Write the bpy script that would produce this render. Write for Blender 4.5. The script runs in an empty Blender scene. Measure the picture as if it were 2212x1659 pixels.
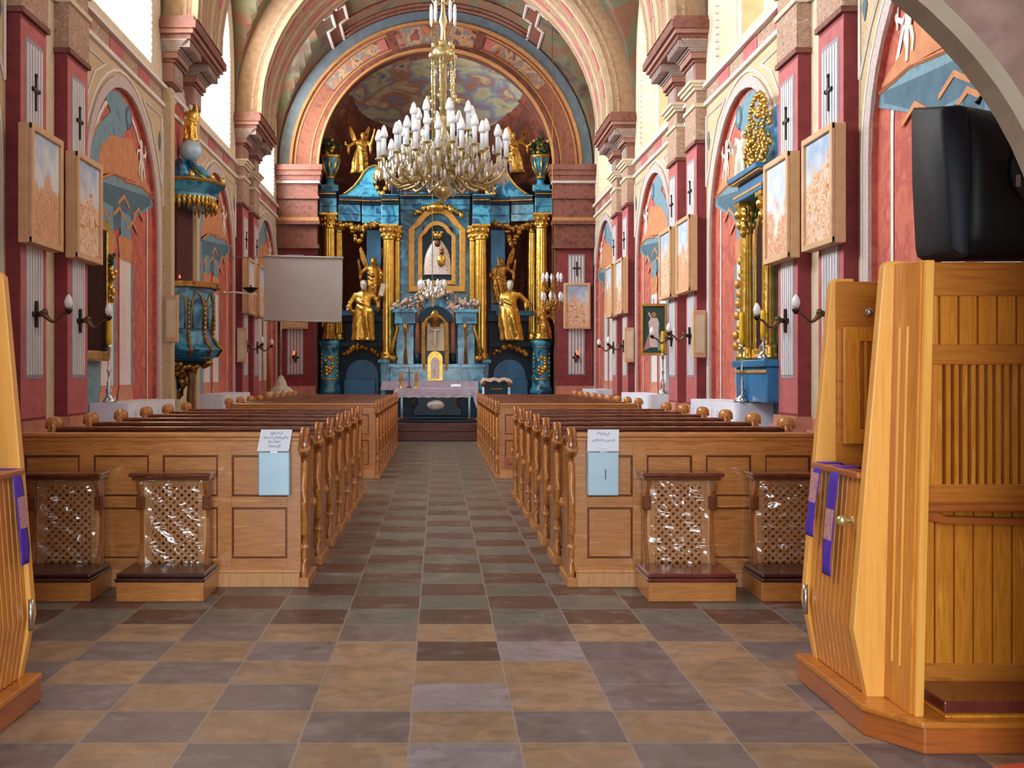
import bpy, math, random
from mathutils import Vector, Matrix
random.seed(7)
PI = math.pi
sc = bpy.context.scene
# ---------------------------------------------------------------- camera
FPX = 2500.0; CU, CV, EYE, CAMX = 946.0, 810.0, 1.5, .06
cam_d = bpy.data.cameras.new('camera'); cam = bpy.data.objects.new('camera', cam_d)
sc.collection.objects.link(cam); sc.camera = cam
cam.location = (CAMX, 0, EYE); cam.rotation_euler = (PI/2, 0, 0)
cam_d.sensor_width = 36; cam_d.lens = FPX/2212*36
cam_d.shift_x = (1106-CU)/2212; cam_d.shift_y = -(829.5-CV)/2212
cam_d.clip_start = .05; cam_d.clip_end = 200
# ---------------------------------------------------------------- world, exposure
w = bpy.data.worlds.new('daylight'); sc.world = w; w.use_nodes = True
bg = w.node_tree.nodes['Background']; bg.inputs[0].default_value = (.86, .93, 1, 1); bg.inputs[1].default_value = .18
sc.view_settings.view_transform = 'Standard'; sc.view_settings.look = 'None'
sc.view_settings.gamma = 1; sc.view_settings.use_curve_mapping = False
sc.view_settings.exposure = 0.42
WIN_L, WIN_R = 26.0, 2.2          # brightness of the daylit windows, left and right
def lamp(name, loc, rot, sx, sy, power, col=(1, 1, 1)):
    d = bpy.data.lights.new(name, 'AREA'); d.shape = 'RECTANGLE'; d.size = sx; d.size_y = sy; d.energy = power; d.color = col
    o = bpy.data.objects.new(name, d); sc.collection.objects.link(o); o.location = loc; o.rotation_euler = rot
    return o
# daylight through the open church door and the window over the gallery, behind the viewer
lamp('door_daylight', (-.3, -4.5, 2.3), (PI/2, 0, 0), 4.2, 3.4, 470, (.86, .94, 1))
lamp('west_window_daylight', (0, -1.5, 7.5), (math.radians(72), 0, 0), 6, 4, 170, (.88, .95, 1))

# ---------------------------------------------------------------- helpers
def s2l(c):
    return tuple(((v/255/12.92) if v/255 <= .04045 else ((v/255+.055)/1.055)**2.4) for v in c)
MATS = {}
def mat(name, cols, scale=4, rough=.5, metal=0, stretch=(1, 1, 1), bump=0, coat=0, lo=.3, hi=.7, dist=0, detail=4, emit=0, bscale=None, spec=.5):
    """cols: list of sRGB colours blended along a noise texture"""
    m = bpy.data.materials.new(name); m.use_nodes = True; MATS[name] = m
    n, l = m.node_tree.nodes, m.node_tree.links
    b = n['Principled BSDF']; b.inputs['Roughness'].default_value = rough; b.inputs['Metallic'].default_value = metal
    b.inputs['Specular IOR Level'].default_value = spec
    if coat: b.inputs['Coat Weight'].default_value = coat; b.inputs['Coat Roughness'].default_value = .12
    tc = n.new('ShaderNodeTexCoord'); mp = n.new('ShaderNodeMapping'); mp.inputs['Scale'].default_value = stretch
    l.new(tc.outputs['Object'], mp.inputs[0])
    nz = n.new('ShaderNodeTexNoise'); nz.inputs['Scale'].default_value = scale; nz.inputs['Detail'].default_value = detail
    nz.inputs['Distortion'].default_value = dist
    l.new(mp.outputs[0], nz.inputs[0])
    if len(cols) == 1: cols = [cols[0], tuple(v*.93 for v in cols[0])]
    r = n.new('ShaderNodeValToRGB'); e = r.color_ramp.elements
    while len(e) < len(cols): e.new(.5)
    for i, c in enumerate(cols):
        e[i].position = lo+(hi-lo)*i/(len(cols)-1); e[i].color = (*s2l(c), 1)
    l.new(nz.outputs['Fac'], r.inputs[0]); l.new(r.outputs[0], b.inputs['Base Color'])
    if bump:
        nb = nz
        if bscale:
            nb = n.new('ShaderNodeTexNoise'); nb.inputs['Scale'].default_value = bscale; l.new(tc.outputs['Object'], nb.inputs[0])
        bm = n.new('ShaderNodeBump'); bm.inputs['Strength'].default_value = bump; bm.inputs['Distance'].default_value = .02
        l.new(nb.outputs['Fac'], bm.inputs['Height']); l.new(bm.outputs[0], b.inputs['Normal'])
    if emit:
        l.new(r.outputs[0], b.inputs['Emission Color']); b.inputs['Emission Strength'].default_value = emit
    return m
class G:
    def __init__(s): s.v = []; s.f = []; s.m = []; s.sm = []
    def add(s, vs, fs, m=0, sm=False):
        o = len(s.v); s.v += [tuple(p) for p in vs]
        for f in fs: s.f.append(tuple(o+i for i in f)); s.m.append(m); s.sm.append(sm)
    def box(s, x0, x1, y0, y1, z0, z1, m=0):
        e = len(s.f) % 11*.00013; x0, x1, y0, y1, z0, z1 = x0-e, x1+e, y0-e, y1+e, z0-e, z1+e
        s.add([(x0,y0,z0),(x1,y0,z0),(x1,y1,z0),(x0,y1,z0),(x0,y0,z1),(x1,y0,z1),(x1,y1,z1),(x0,y1,z1)],
              [(0,3,2,1),(4,5,6,7),(0,1,5,4),(1,2,6,5),(2,3,7,6),(3,0,4,7)], m)
        return s
    def prism(s, poly, fn, c0, c1, m=0, sm=False):
        e = len(s.f) % 11*.00013; c0, c1 = (c0-e, c1+e) if c1 > c0 else (c0+e, c1-e)
        n = len(poly)
        s.add([fn(a, b, c0) for a, b in poly]+[fn(a, b, c1) for a, b in poly],
              [tuple(range(n)), tuple(range(2*n-1, n-1, -1))]+[(i, (i+1) % n, n+(i+1) % n, n+i)[::-1] for i in range(n)], m, sm)
        return s
    def grid(s, rows, m=0, sm=True, closed=False, caps=False):
        n = len(rows[0]); fs = []
        for i in range(len(rows)-1):
            for j in range(n if closed else n-1):
                k = (j+1) % n
                fs.append((i*n+j, i*n+k, (i+1)*n+k, (i+1)*n+j))
        if caps: fs += [tuple(range(n))[::-1], tuple(range((len(rows)-1)*n, len(rows)*n))]
        s.add([p for r in rows for p in r], fs, m, sm); return s
    def lathe(s, prof, c=(0, 0, 0), n=20, m=0, a0=0, a1=2*PI, sm=True, sq=None):
        full = abs(a1-a0-2*PI) < 1e-6
        k = n if full else n+1
        rows = [[(c[0]+r*math.cos(a0+(a1-a0)*j/n), c[1]+r*math.sin(a0+(a1-a0)*j/n), c[2]+z) for j in range(k)] for r, z in prof]
        return s.grid(rows, m, sm, full, full)
    def tube(s, pts, r, n=8, m=0, sm=True):
        pts = [Vector(p) for p in pts]; rows = []; up = Vector((0, 0, 1))
        for i, p in enumerate(pts):
            t = (pts[min(i+1, len(pts)-1)]-pts[max(i-1, 0)]).normalized()
            a = t.cross(up)
            if a.length < .05: a = t.cross(Vector((1, 0, 0)))
            a.normalize(); b = a.cross(t)
            rr = r[i] if isinstance(r, (list, tuple)) else r
            rows.append([tuple(p+rr*(math.cos(2*PI*j/n)*a+math.sin(2*PI*j/n)*b)) for j in range(n)])
        return s.grid(rows, m, sm, True, True)
    def ball(s, c, r, n=10, m=0, sm=True):
        if not isinstance(r, (list, tuple)): r = (r, r, r)
        rows = []
        for i in range(n//2+1):
            t = -PI/2+PI*i/(n//2); q = max(math.cos(t), .02)
            rows.append([(c[0]+r[0]*q*math.cos(2*PI*j/n), c[1]+r[1]*q*math.sin(2*PI*j/n), c[2]+r[2]*math.sin(t)) for j in range(n)])
        return s.grid(rows, m, sm, True, True)
    def build(s, name, mats, parent=None, loc=(0, 0, 0), rz=0, bevel=0, seg=2):
        me = bpy.data.meshes.new(name); me.from_pydata(s.v, [], s.f)
        if not isinstance(mats, (list, tuple)): mats = [mats]
        for q in mats: me.materials.append(MATS[q])
        me.polygons.foreach_set('material_index', s.m); me.polygons.foreach_set('use_smooth', s.sm); me.update()
        o = bpy.data.objects.new(name, me); sc.collection.objects.link(o)
        o.location = loc; o.rotation_euler = (0, 0, rz)
        if parent: o.parent = parent
        if bevel:
            b = o.modifiers.new('bevel', 'BEVEL'); b.width = bevel; b.segments = seg; b.limit_method = 'ANGLE'; b.angle_limit = .9
        return o
def tag(o, label=None, cat=None, group=None, kind=None):
    if label: o['label'] = label
    if cat: o['category'] = cat
    if group: o['group'] = group
    if kind: o['kind'] = kind
    return o
def thing(name, label, cat, loc=(0, 0, 0), rz=0, group=None):
    o = bpy.data.objects.new(name, None); sc.collection.objects.link(o); o.empty_display_size = .1
    o.location = loc; o.rotation_euler = (0, 0, rz); return tag(o, label, cat, group)
def dup(root, loc=None, label=None, rz=None, group=None):
    def cp(o, par):
        c = o.copy(); sc.collection.objects.link(c)
        if par: c.parent = par
        for ch in list(o.children): cp(ch, c)
        return c
    r = cp(root, None)
    if loc is not None: r.location = loc
    if rz is not None: r.rotation_euler = (0, 0, rz)
    if label: r['label'] = label
    if group: r['group'] = group
    return r
XYZ = lambda a, b, c: (a, b, c)
XZ = lambda a, b, c: (a, c, b)      # polygon in x,z pushed along y
YZ = lambda a, b, c: (c, a, b)      # polygon in y,z pushed along x
def px(u, D): return CAMX+(u-CU)/FPX*D
def pz(v, D): return EYE-(v-CV)/FPX*D
def arc(cx, cz, r, a0, a1, n, rz=None):
    rz = rz or r
    return [(cx+r*math.cos(a0+(a1-a0)*i/n), cz+rz*math.sin(a0+(a1-a0)*i/n)) for i in range(n+1)]
ORD = ['nearest', 'second', 'third', 'fourth', 'fifth', 'sixth', 'seventh', 'eighth', 'ninth', 'tenth']
# ---------------------------------------------------------------- materials
mat('cream_plaster', [(212, 194, 162), (226, 210, 182)], 6, .85)
mat('tan_plaster', [(186, 160, 124), (210, 186, 148), (196, 168, 134)], 14, .85)
mat('dusty_rose', [(146, 98, 84), (168, 120, 104)], 6, .7); mat('dusty_lilac', [(146, 124, 118), (172, 150, 142)], 12, .75)
mat('ornament_plaster', [(150, 114, 96), (192, 162, 136), (160, 122, 104), (202, 174, 150)], 11, .85, dist=1.5, lo=.35, hi=.65, bump=.25)
mat('rose_plaster', [(180, 92, 94), (194, 110, 108)], 7, .75)
mat('deep_shaded_rose_plaster', [(124, 44, 50), (144, 60, 64)], 7, .75)  # shade of the pilaster sides put into the colour; also the pier colour
mat('salmon_fresco', [(188, 92, 78), (206, 114, 92), (182, 86, 76), (214, 130, 108)], 3.2, .85, dist=.2)
mat('white_trim', [(236, 228, 218), (222, 212, 204)], 5, .7)
mat('lilac_trim', [(188, 170, 168), (212, 196, 188)], 26, .8, bump=.15)
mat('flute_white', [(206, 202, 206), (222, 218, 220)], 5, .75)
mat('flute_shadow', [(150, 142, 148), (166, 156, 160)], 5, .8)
mat('pink_stone', [(186, 118, 98), (208, 144, 120)], 5, .7)
mat('brown_stone', [(104, 56, 46), (130, 76, 60), (94, 48, 40)], 7, .6)
mat('brown_marble', [(104, 54, 44), (134, 78, 62), (92, 46, 40)], 5, .5, dist=.3)
mat('dark_marble', [(58, 22, 20), (88, 36, 28), (46, 18, 18)], 5, .7, dist=.6, spec=.25)
mat('peach_panel', [(232, 150, 104), (238, 164, 120)], 4, .8)
mat('grey_blue', [(96, 106, 118), (116, 128, 138)], 4, .8)
mat('ochre_line', [(172, 116, 66), (192, 136, 84)], 8, .8)
mat('orange_fresco', [(126, 72, 54), (146, 90, 68), (116, 64, 48)], 5, .8)
mat('mural_blue', [(96, 130, 146), (126, 158, 170), (108, 140, 154)], 5, .8)
mat('mural_blue_dark', [(70, 100, 118), (90, 120, 136)], 5, .8)
mat('mural_flesh', [(232, 214, 200), (246, 236, 226)], 7, .8)
mat('mural_orange', [(198, 126, 82), (214, 150, 106)], 7, .8)
mat('mural_column', [(222, 196, 190), (238, 222, 218), (206, 168, 162)], 5, .8, stretch=(1, 6, .3))
mat('fresco_clouds', [(92, 88, 70), (130, 124, 92), (150, 104, 76), (104, 110, 96), (84, 60, 62), (160, 128, 88)], 1.6, .85, dist=.5, lo=.28, hi=.72)
mat('fresco_figures', [(96, 60, 52), (190, 110, 70), (112, 120, 120), (204, 150, 100), (84, 78, 96), (180, 72, 56)], 3.2, .85, dist=.4, lo=.3, hi=.7)
mat('blue_marble', [(8, 58, 92), (22, 108, 150), (84, 172, 204), (12, 76, 116), (38, 128, 168)], 1.9, .26, dist=.7, lo=.32, hi=.7, coat=.4)
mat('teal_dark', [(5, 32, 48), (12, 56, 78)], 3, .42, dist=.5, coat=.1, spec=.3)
mat('light_blue_paint', [(24, 104, 158), (40, 126, 178)], 4, .35, coat=.3)
mat('gold', [(206, 158, 58), (240, 200, 104)], 6, .27, metal=.85, bump=.3, bscale=16)
mat('gold_matte', [(196, 142, 62), (224, 172, 92)], 10, .45, metal=.5, bump=.3, bscale=40)
mat('gold_dark', [(130, 88, 34), (190, 138, 58), (104, 68, 28)], 9, .35, metal=.7, bump=.4, bscale=30)
mat('brass_pale', [(196, 176, 118), (222, 204, 150)], 12, .3, metal=.7)
mat('silver_cloth', [(196, 180, 176), (232, 220, 214), (170, 150, 150)], 18, .4, bump=.5, metal=.2)
mat('grey_hair', [(150, 144, 140), (176, 170, 164)], 20, .6, bump=.3)
mat('ivory', [(226, 214, 196), (240, 230, 214)], 6, .55)
mat('candle_white', [(236, 240, 246), (226, 232, 240)], 4, .45)
mat('bulb_white', [(250, 250, 250), (240, 242, 250)], 3, .2)
mat('crystal', [(176, 160, 146), (214, 204, 198)], 20, .08, spec=.9)
mat('candle_yellow', [(226, 172, 12), (240, 192, 30)], 4, .45)
mat('silver', [(176, 178, 182), (206, 208, 212)], 8, .22, metal=.9)
mat('iron', [(34, 24, 22), (58, 40, 32)], 8, .4, metal=.5)
mat('bronze', [(92, 62, 40), (128, 90, 56)], 8, .4, metal=.5)
mat('black_paint', [(18, 16, 18), (26, 24, 26)], 4, .4)
mat('red_glow', [(255, 60, 30), (255, 90, 50)], 4, .4, emit=3)
mat('linen', [(226, 228, 244), (238, 240, 250)], 5, .85, bump=.1)
mat('linen_lilac', [(192, 180, 206), (212, 200, 222)], 7, .85, bump=.2)
mat('lace_mark', [(206, 176, 190), (190, 160, 178)], 30, .85)
mat('screen_grey', [(172, 166, 164), (178, 172, 170)], 2, .8)
mat('paper', [(232, 238, 250), (240, 244, 252)], 3, .8)
mat('ink', [(120, 136, 170), (100, 116, 150)], 3, .8)
mat('steel_blue', [(166, 200, 216), (186, 216, 230), (176, 206, 220)], 3, .35, metal=.15)
mat('ink_blue', [(90, 104, 140), (80, 92, 130)], 3, .8)
mat('leaf', [(28, 56, 22), (52, 86, 34)], 12, .6)
mat('flower', [(206, 190, 180), (150, 110, 60), (226, 214, 206), (120, 84, 44)], 30, .6, lo=.35, hi=.65)
mat('purple_cloth', [(72, 34, 168), (88, 44, 186)], 10, .6, bump=.15)
mat('purple_braid', [(170, 60, 210), (214, 170, 110), (150, 50, 200)], 60, .5)
mat('brown_leather', [(58, 22, 20), (78, 34, 30)], 6, .28, coat=.3)
mat('oak', [(182, 108, 46), (214, 142, 70), (194, 120, 54), (224, 156, 86)], 5, .34, stretch=(.6, 6, 6), coat=.5, dist=.6)
mat('oak_up', [(146, 80, 36), (182, 110, 54), (160, 92, 42), (192, 124, 66)], 5, .24, stretch=(6, 6, .6), coat=.5, dist=.6)
mat('oak_light', [(210, 146, 86), (226, 166, 106), (216, 152, 94)], 5, .4, stretch=(6, 6, .6), coat=.3, dist=.5)
mat('oak_dark', [(96, 46, 24), (126, 66, 34), (86, 42, 22)], 6, .26, stretch=(1, 6, 3), coat=.6)
mat('honey', [(196, 112, 28), (226, 146, 44), (208, 124, 34), (234, 160, 58)], 5, .34, stretch=(7, 7, .5), coat=.4, dist=.7)
mat('honey_across', [(176, 96, 30), (208, 128, 44), (190, 110, 36)], 5, .34, stretch=(.5, 7, 7), coat=.4, dist=.7)
mat('honey_light', [(238, 160, 62), (248, 180, 84), (242, 168, 72)], 4, .42, stretch=(7, 7, .4), coat=.2, dist=.4)
mat('honey_red', [(156, 78, 30), (186, 100, 42), (168, 86, 34)], 5, .34, stretch=(.5, .8, 7), coat=.4)
mat('step_wood', [(76, 28, 20), (98, 42, 28)], 6, .45, stretch=(.5, 6, 6), coat=.1)
mat('rib_tan', [(150, 118, 90), (176, 142, 110)], 8, .85); mat('rib_cream', [(178, 150, 120), (196, 170, 138)], 6, .85)
mat('black_cloth', [(8, 8, 10), (15, 15, 18)], 5, .55, bump=.25, bscale=3)
mat('navy_cloth', [(12, 17, 28), (18, 24, 36)], 5, .6)
mat('coral', [(236, 96, 64), (244, 110, 78)], 5, .5)
mat('picture_dark', [(36, 12, 10), (54, 20, 16), (28, 10, 10)], 3, .75, spec=.15)
mat('picture_green', [(44, 74, 66), (62, 94, 82)], 3, .6)
mat('white_glow', [(226, 206, 204), (240, 226, 222)], 5, .6)
mat('stone_white', [(206, 196, 178), (222, 212, 196)], 6, .7)
mat('daylight_l', [(236, 247, 255), (238, 248, 255)], 2, .5, emit=WIN_L)
mat('daylight_r', [(244, 247, 250), (246, 249, 252)], 2, .5, emit=WIN_R)
mat('rose_ray', [(214, 170, 168), (200, 150, 150)], 5, .8); mat('blue_ray', [(150, 176, 190), (130, 158, 176)], 5, .8); mat('pink_cloth', [(196, 168, 150), (214, 188, 172)], 6, .8)
# station painting: pale sky above, warm crowd below
def painting_mat(name, sky, warm, split=0.0):
    m = mat(name, warm, 7, .7, dist=2.5, lo=.3, hi=.7)
    n, l = m.node_tree.nodes, m.node_tree.links
    b = n['Principled BSDF']; r = [q for q in n if q.type == 'VALTORGB'][0]
    tc = [q for q in n if q.type == 'TEX_COORD'][0]
    nz = n.new('ShaderNodeTexNoise'); nz.inputs['Scale'].default_value = 3; l.new(tc.outputs['Object'], nz.inputs[0])
    r2 = n.new('ShaderNodeValToRGB'); r2.color_ramp.elements[0].color = (*s2l(sky[0]), 1); r2.color_ramp.elements[1].color = (*s2l(sky[1]), 1)
    r2.color_ramp.elements[0].position = .4; r2.color_ramp.elements[1].position = .6
    l.new(nz.outputs['Fac'], r2.inputs[0])
    sp = n.new('ShaderNodeSeparateXYZ'); l.new(tc.outputs['Object'], sp.inputs[0])
    ad = n.new('ShaderNodeMath'); ad.operation = 'MULTIPLY_ADD'; l.new(nz.outputs['Fac'], ad.inputs[0]); ad.inputs[1].default_value = 1.1
    l.new(sp.outputs['Z'], ad.inputs[2])
    mr = n.new('ShaderNodeMapRange'); l.new(ad.outputs[0], mr.inputs[0]); mr.inputs[1].default_value = .55+split; mr.inputs[2].default_value = .68+split
    mx = n.new('ShaderNodeMix'); mx.data_type = 'RGBA'; l.new(mr.outputs[0], mx.inputs[0])
    l.new(r.outputs[0], mx.inputs[6]); l.new(r2.outputs[0], mx.inputs[7]); l.new(mx.outputs[2], b.inputs['Base Color'])
painting_mat('station_a', [(176, 196, 222), (222, 226, 226)], [(196, 120, 72), (228, 184, 140), (206, 140, 104), (240, 210, 176)])
painting_mat('station_b', [(160, 182, 214), (214, 218, 224)], [(180, 104, 58), (226, 170, 120), (236, 220, 200), (190, 116, 76)], .12)
painting_mat('station_c', [(196, 208, 222), (226, 222, 214)], [(214, 140, 100), (236, 200, 168), (196, 120, 90), (232, 190, 150)], -.1)
# clear plastic film
m = bpy.data.materials.new('plastic_film'); m.use_nodes = True; MATS['plastic_film'] = m
n, l = m.node_tree.nodes, m.node_tree.links; n.remove(n['Principled BSDF'])
tr = n.new('ShaderNodeBsdfTransparent'); gl = n.new('ShaderNodeBsdfGlossy'); gl.inputs['Roughness'].default_value = .12
mx = n.new('ShaderNodeMixShader'); lw = n.new('ShaderNodeLayerWeight'); lw.inputs[0].default_value = .35
nz = n.new('ShaderNodeTexNoise'); nz.inputs['Scale'].default_value = 5; nz.inputs['Distortion'].default_value = 1.2; nz.inputs['Detail'].default_value = .5
bm = n.new('ShaderNodeBump'); bm.inputs['Strength'].default_value = 1; bm.inputs['Distance'].default_value = .06
tc = n.new('ShaderNodeTexCoord'); mp = n.new('ShaderNodeMapping'); mp.inputs['Rotation'].default_value = (0, .6, 0); mp.inputs['Scale'].default_value = (.8, 1, 2.4)
l.new(tc.outputs['Object'], mp.inputs[0]); l.new(mp.outputs[0], nz.inputs[0]); l.new(nz.outputs[0], bm.inputs['Height']); l.new(bm.outputs[0], gl.inputs['Normal'])
mth = n.new('ShaderNodeMath'); mth.operation = 'MULTIPLY_ADD'; mth.inputs[1].default_value = .3; mth.inputs[2].default_value = .15
l.new(lw.outputs['Fresnel'], mth.inputs[0]); l.new(mth.outputs[0], mx.inputs[0])
l.new(tr.outputs[0], mx.inputs[1]); l.new(gl.outputs[0], mx.inputs[2]); l.new(mx.outputs[0], n['Material Output'].inputs[0])
# floor: coloured stone slabs, colour per slab, veins and joints procedural
m = bpy.data.materials.new('slab_floor'); m.use_nodes = True; MATS['slab_floor'] = m
n, l = m.node_tree.nodes, m.node_tree.links; b = n['Principled BSDF']
at = n.new('ShaderNodeAttribute'); at.attribute_name = 'slab'
tc = n.new('ShaderNodeTexCoord')
nz = n.new('ShaderNodeTexNoise'); nz.inputs['Scale'].default_value = 7; nz.inputs['Detail'].default_value = 8; nz.inputs['Distortion'].default_value = 1.2
l.new(tc.outputs['Object'], nz.inputs[0])
mr = n.new('ShaderNodeMapRange'); l.new(nz.outputs[0], mr.inputs[0]); mr.inputs[1].default_value = .3; mr.inputs[2].default_value = .75; mr.inputs[3].default_value = .72; mr.inputs[4].default_value = 1.4
mul = n.new('ShaderNodeVectorMath'); mul.operation = 'SCALE'; l.new(at.outputs['Color'], mul.inputs[0]); l.new(mr.outputs[0], mul.inputs['Scale'])
# scuffs and speckle, strengthened to put some floor sheen into the colour
nz2 = n.new('ShaderNodeTexNoise'); nz2.inputs['Scale'].default_value = 5; nz2.inputs['Detail'].default_value = 14; nz2.inputs['Roughness'].default_value = .7; l.new(tc.outputs['Object'], nz2.inputs[0])
mr2 = n.new('ShaderNodeMapRange'); l.new(nz2.outputs[0], mr2.inputs[0]); mr2.inputs[1].default_value = .53; mr2.inputs[2].default_value = .68; mr2.inputs[4].default_value = .55
mixs = n.new('ShaderNodeMix'); mixs.data_type = 'RGBA'; l.new(mr2.outputs[0], mixs.inputs[0]); l.new(mul.outputs[0], mixs.inputs[6]); mixs.inputs[7].default_value = (*s2l((160, 150, 150)), 1)
# joints
sp = n.new('ShaderNodeSeparateXYZ'); l.new(tc.outputs['Object'], sp.inputs[0])
nj = n.new('ShaderNodeTexNoise'); nj.inputs['Scale'].default_value = 4; l.new(tc.outputs['Object'], nj.inputs[0])
def joint(axis, off):
    a = n.new('ShaderNodeMath'); a.operation = 'ADD'; l.new(sp.outputs[axis], a.inputs[0]); a.inputs[1].default_value = off+45
    w1 = n.new('ShaderNodeMath'); w1.operation = 'MULTIPLY_ADD'; l.new(nj.outputs[0], w1.inputs[0]); w1.inputs[1].default_value = .012; l.new(a.outputs[0], w1.inputs[2])
    d = n.new('ShaderNodeMath'); d.operation = 'MODULO'; l.new(w1.outputs[0], d.inputs[0]); d.inputs[1].default_value = .45
    e = n.new('ShaderNodeMath'); e.operation = 'LESS_THAN'; l.new(d.outputs[0], e.inputs[0]); e.inputs[1].default_value = .010
    return e
j1 = joint('X', .057); j2 = joint('Y', -4.717+.45*0)
mxj = n.new('ShaderNodeMath'); mxj.operation = 'MAXIMUM'; l.new(j1.outputs[0], mxj.inputs[0]); l.new(j2.outputs[0], mxj.inputs[1])
hal = n.new('ShaderNodeMath'); hal.operation = 'MULTIPLY'; l.new(mxj.outputs[0], hal.inputs[0]); hal.inputs[1].default_value = .75
mj = n.new('ShaderNodeMix'); mj.data_type = 'RGBA'; l.new(hal.outputs[0], mj.inputs[0]); l.new(mixs.outputs[2], mj.inputs[6]); mj.inputs[7].default_value = (*s2l((158, 148, 140)), 1)
l.new(mj.outputs[2], b.inputs['Base Color'])
rr = n.new('ShaderNodeMapRange'); l.new(nz.outputs[0], rr.inputs[0]); rr.inputs[3].default_value = .22; rr.inputs[4].default_value = .5; l.new(rr.outputs[0], b.inputs['Roughness'])
bmp = n.new('ShaderNodeBump'); bmp.inputs['Strength'].default_value = .35; bmp.inputs['Distance'].default_value = .01; l.new(nz2.outputs[0], bmp.inputs['Height']); l.new(bmp.outputs[0], b.inputs['Normal'])
# ================================================================ THE SETTING
WX, PX_, CX_ = 4.35, 4.2, 3.77       # wall plane, pilaster face, cornice face (each side of the axis)
ZS = 7.2                             # springing of the vault
YE = 31.8                            # chancel arch wall
# ---- floor
def build_floor():
    vs, fs, cols = [], [], []
    ochre, grey, brown, green, lgrey = (142, 114, 88), (104, 92, 92), (82, 60, 54), (96, 96, 90), (128, 118, 122)
    exc = {(2, -1): ochre, (2, 1): ochre, (2, 3): ochre, (2, 2): grey, (3, 1): lgrey, (3, 0): brown, (-1, 0): lgrey, (1, 0): lgrey, (0, 1): grey}
    rnd = random.Random(3)
    for k in range(-14, 58):
        for j in range(-12, 13):
            x0 = j*.45-.057; y0 = 4.717+k*.45
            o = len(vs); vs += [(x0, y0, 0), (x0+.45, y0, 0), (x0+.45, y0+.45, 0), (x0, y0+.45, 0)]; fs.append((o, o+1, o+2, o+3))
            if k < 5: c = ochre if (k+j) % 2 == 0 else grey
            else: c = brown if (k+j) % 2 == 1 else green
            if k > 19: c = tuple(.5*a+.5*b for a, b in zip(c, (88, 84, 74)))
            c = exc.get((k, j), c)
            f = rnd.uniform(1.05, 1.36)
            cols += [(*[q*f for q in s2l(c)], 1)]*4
    me = bpy.data.meshes.new('floor'); me.from_pydata(vs, [], fs); me.materials.append(MATS['slab_floor'])
    ca = me.color_attributes.new('slab', 'FLOAT_COLOR', 'CORNER')
    for i, c in enumerate(cols): ca.data[i].color = c
    o = bpy.data.objects.new('floor', me); sc.collection.objects.link(o); tag(o, 'worn checkered stone slab floor of the church', kind='structure')
build_floor()
g = G(); g.box(-4.34, 4.34, 26.2, YE+5, 0, .19); g.box(-4.34, 4.34, 26.6, YE+5, .19, .38)
tag(g.build('floor_chancel', 'step_wood', bevel=.015), 'two low red-brown wooden steps up to the chancel', kind='structure')
# ---- arched opening in a plane: P(a, z, d)
def arched(g, P, a0, a1, z0, z1, ac, hw, zb, zs, depth, m_wall, m_rev, m_back=None, n=16, ring=None, m_ring=None):
    q = lambda pts, m: g.add(pts, [(0, 1, 2, 3)], m)
    if ac-hw > a0: q([P(a0, z0, 0), P(ac-hw, z0, 0), P(ac-hw, z1, 0), P(a0, z1, 0)], m_wall)
    if a1 > ac+hw: q([P(ac+hw, z0, 0), P(a1, z0, 0), P(a1, z1, 0), P(ac+hw, z1, 0)], m_wall)
    if zb > z0: q([P(ac-hw, z0, 0), P(ac+hw, z0, 0), P(ac+hw, zb, 0), P(ac-hw, zb, 0)], m_wall)
    A = arc(ac, zs, hw, PI, 0, n)
    for i in range(n):
        (p, pz_), (r, rz_) = A[i], A[i+1]
        q([P(p, pz_, 0), P(r, rz_, 0), P(r, z1, 0), P(p, z1, 0)], m_wall)
        q([P(p, pz_, 0), P(r, rz_, 0), P(r, rz_, depth), P(p, pz_, depth)], m_rev)
        if m_back is not None: q([P(p, zs-.001, depth), P(r, zs-.001, depth), P(r, rz_, depth), P(p, pz_, depth)], m_back)
    for s in (-1, 1): q([P(ac+s*hw, zb, 0), P(ac+s*hw, zs, 0), P(ac+s*hw, zs, depth), P(ac+s*hw, zb, depth)], m_rev)
    q([P(ac-hw, zb, 0), P(ac+hw, zb, 0), P(ac+hw, zb, depth), P(ac-hw, zb, depth)], m_rev)
    if m_back is not None: q([P(ac-hw, zb, depth), P(ac+hw, zb, depth), P(ac+hw, zs, depth), P(ac-hw, zs, depth)], m_back)
def ring(g, fn, ac, zs, r0, r1, zb, c0, c1, m, n=20):
    """arch band with straight legs down to zb, cross section r0..r1 x c0..c1"""
    inner = [(ac-r0, zb)]+arc(ac, zs, r0, PI, 0, n)+[(ac+r0, zb)]
    outer = [(ac-r1, zb)]+arc(ac, zs, r1, PI, 0, n)+[(ac+r1, zb)]
    rows = [[fn(a, b, c0) for a, b in inner], [fn(a, b, c1) for a, b in inner], [fn(a, b, c1) for a, b in outer], [fn(a, b, c0) for a, b in outer]]
    rows = [list(t) for t in zip(*rows)]
    g.grid(rows, m, False, True, True)
BAYS = [(9.60, 7.36, 11.8, 1.85), (16.30, 14.06, 18.5, 1.85), (23.0, 20.76, 25.2, 1.85), (29.63, 27.46, 31.8, 1.8)]
PAIRS = (5.1, 11.8, 18.5, 25.2)
YB = [5.0, 7.36, 11.8, 14.06, 18.5, 20.76, 25.2, 27.46, 31.8]
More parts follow.
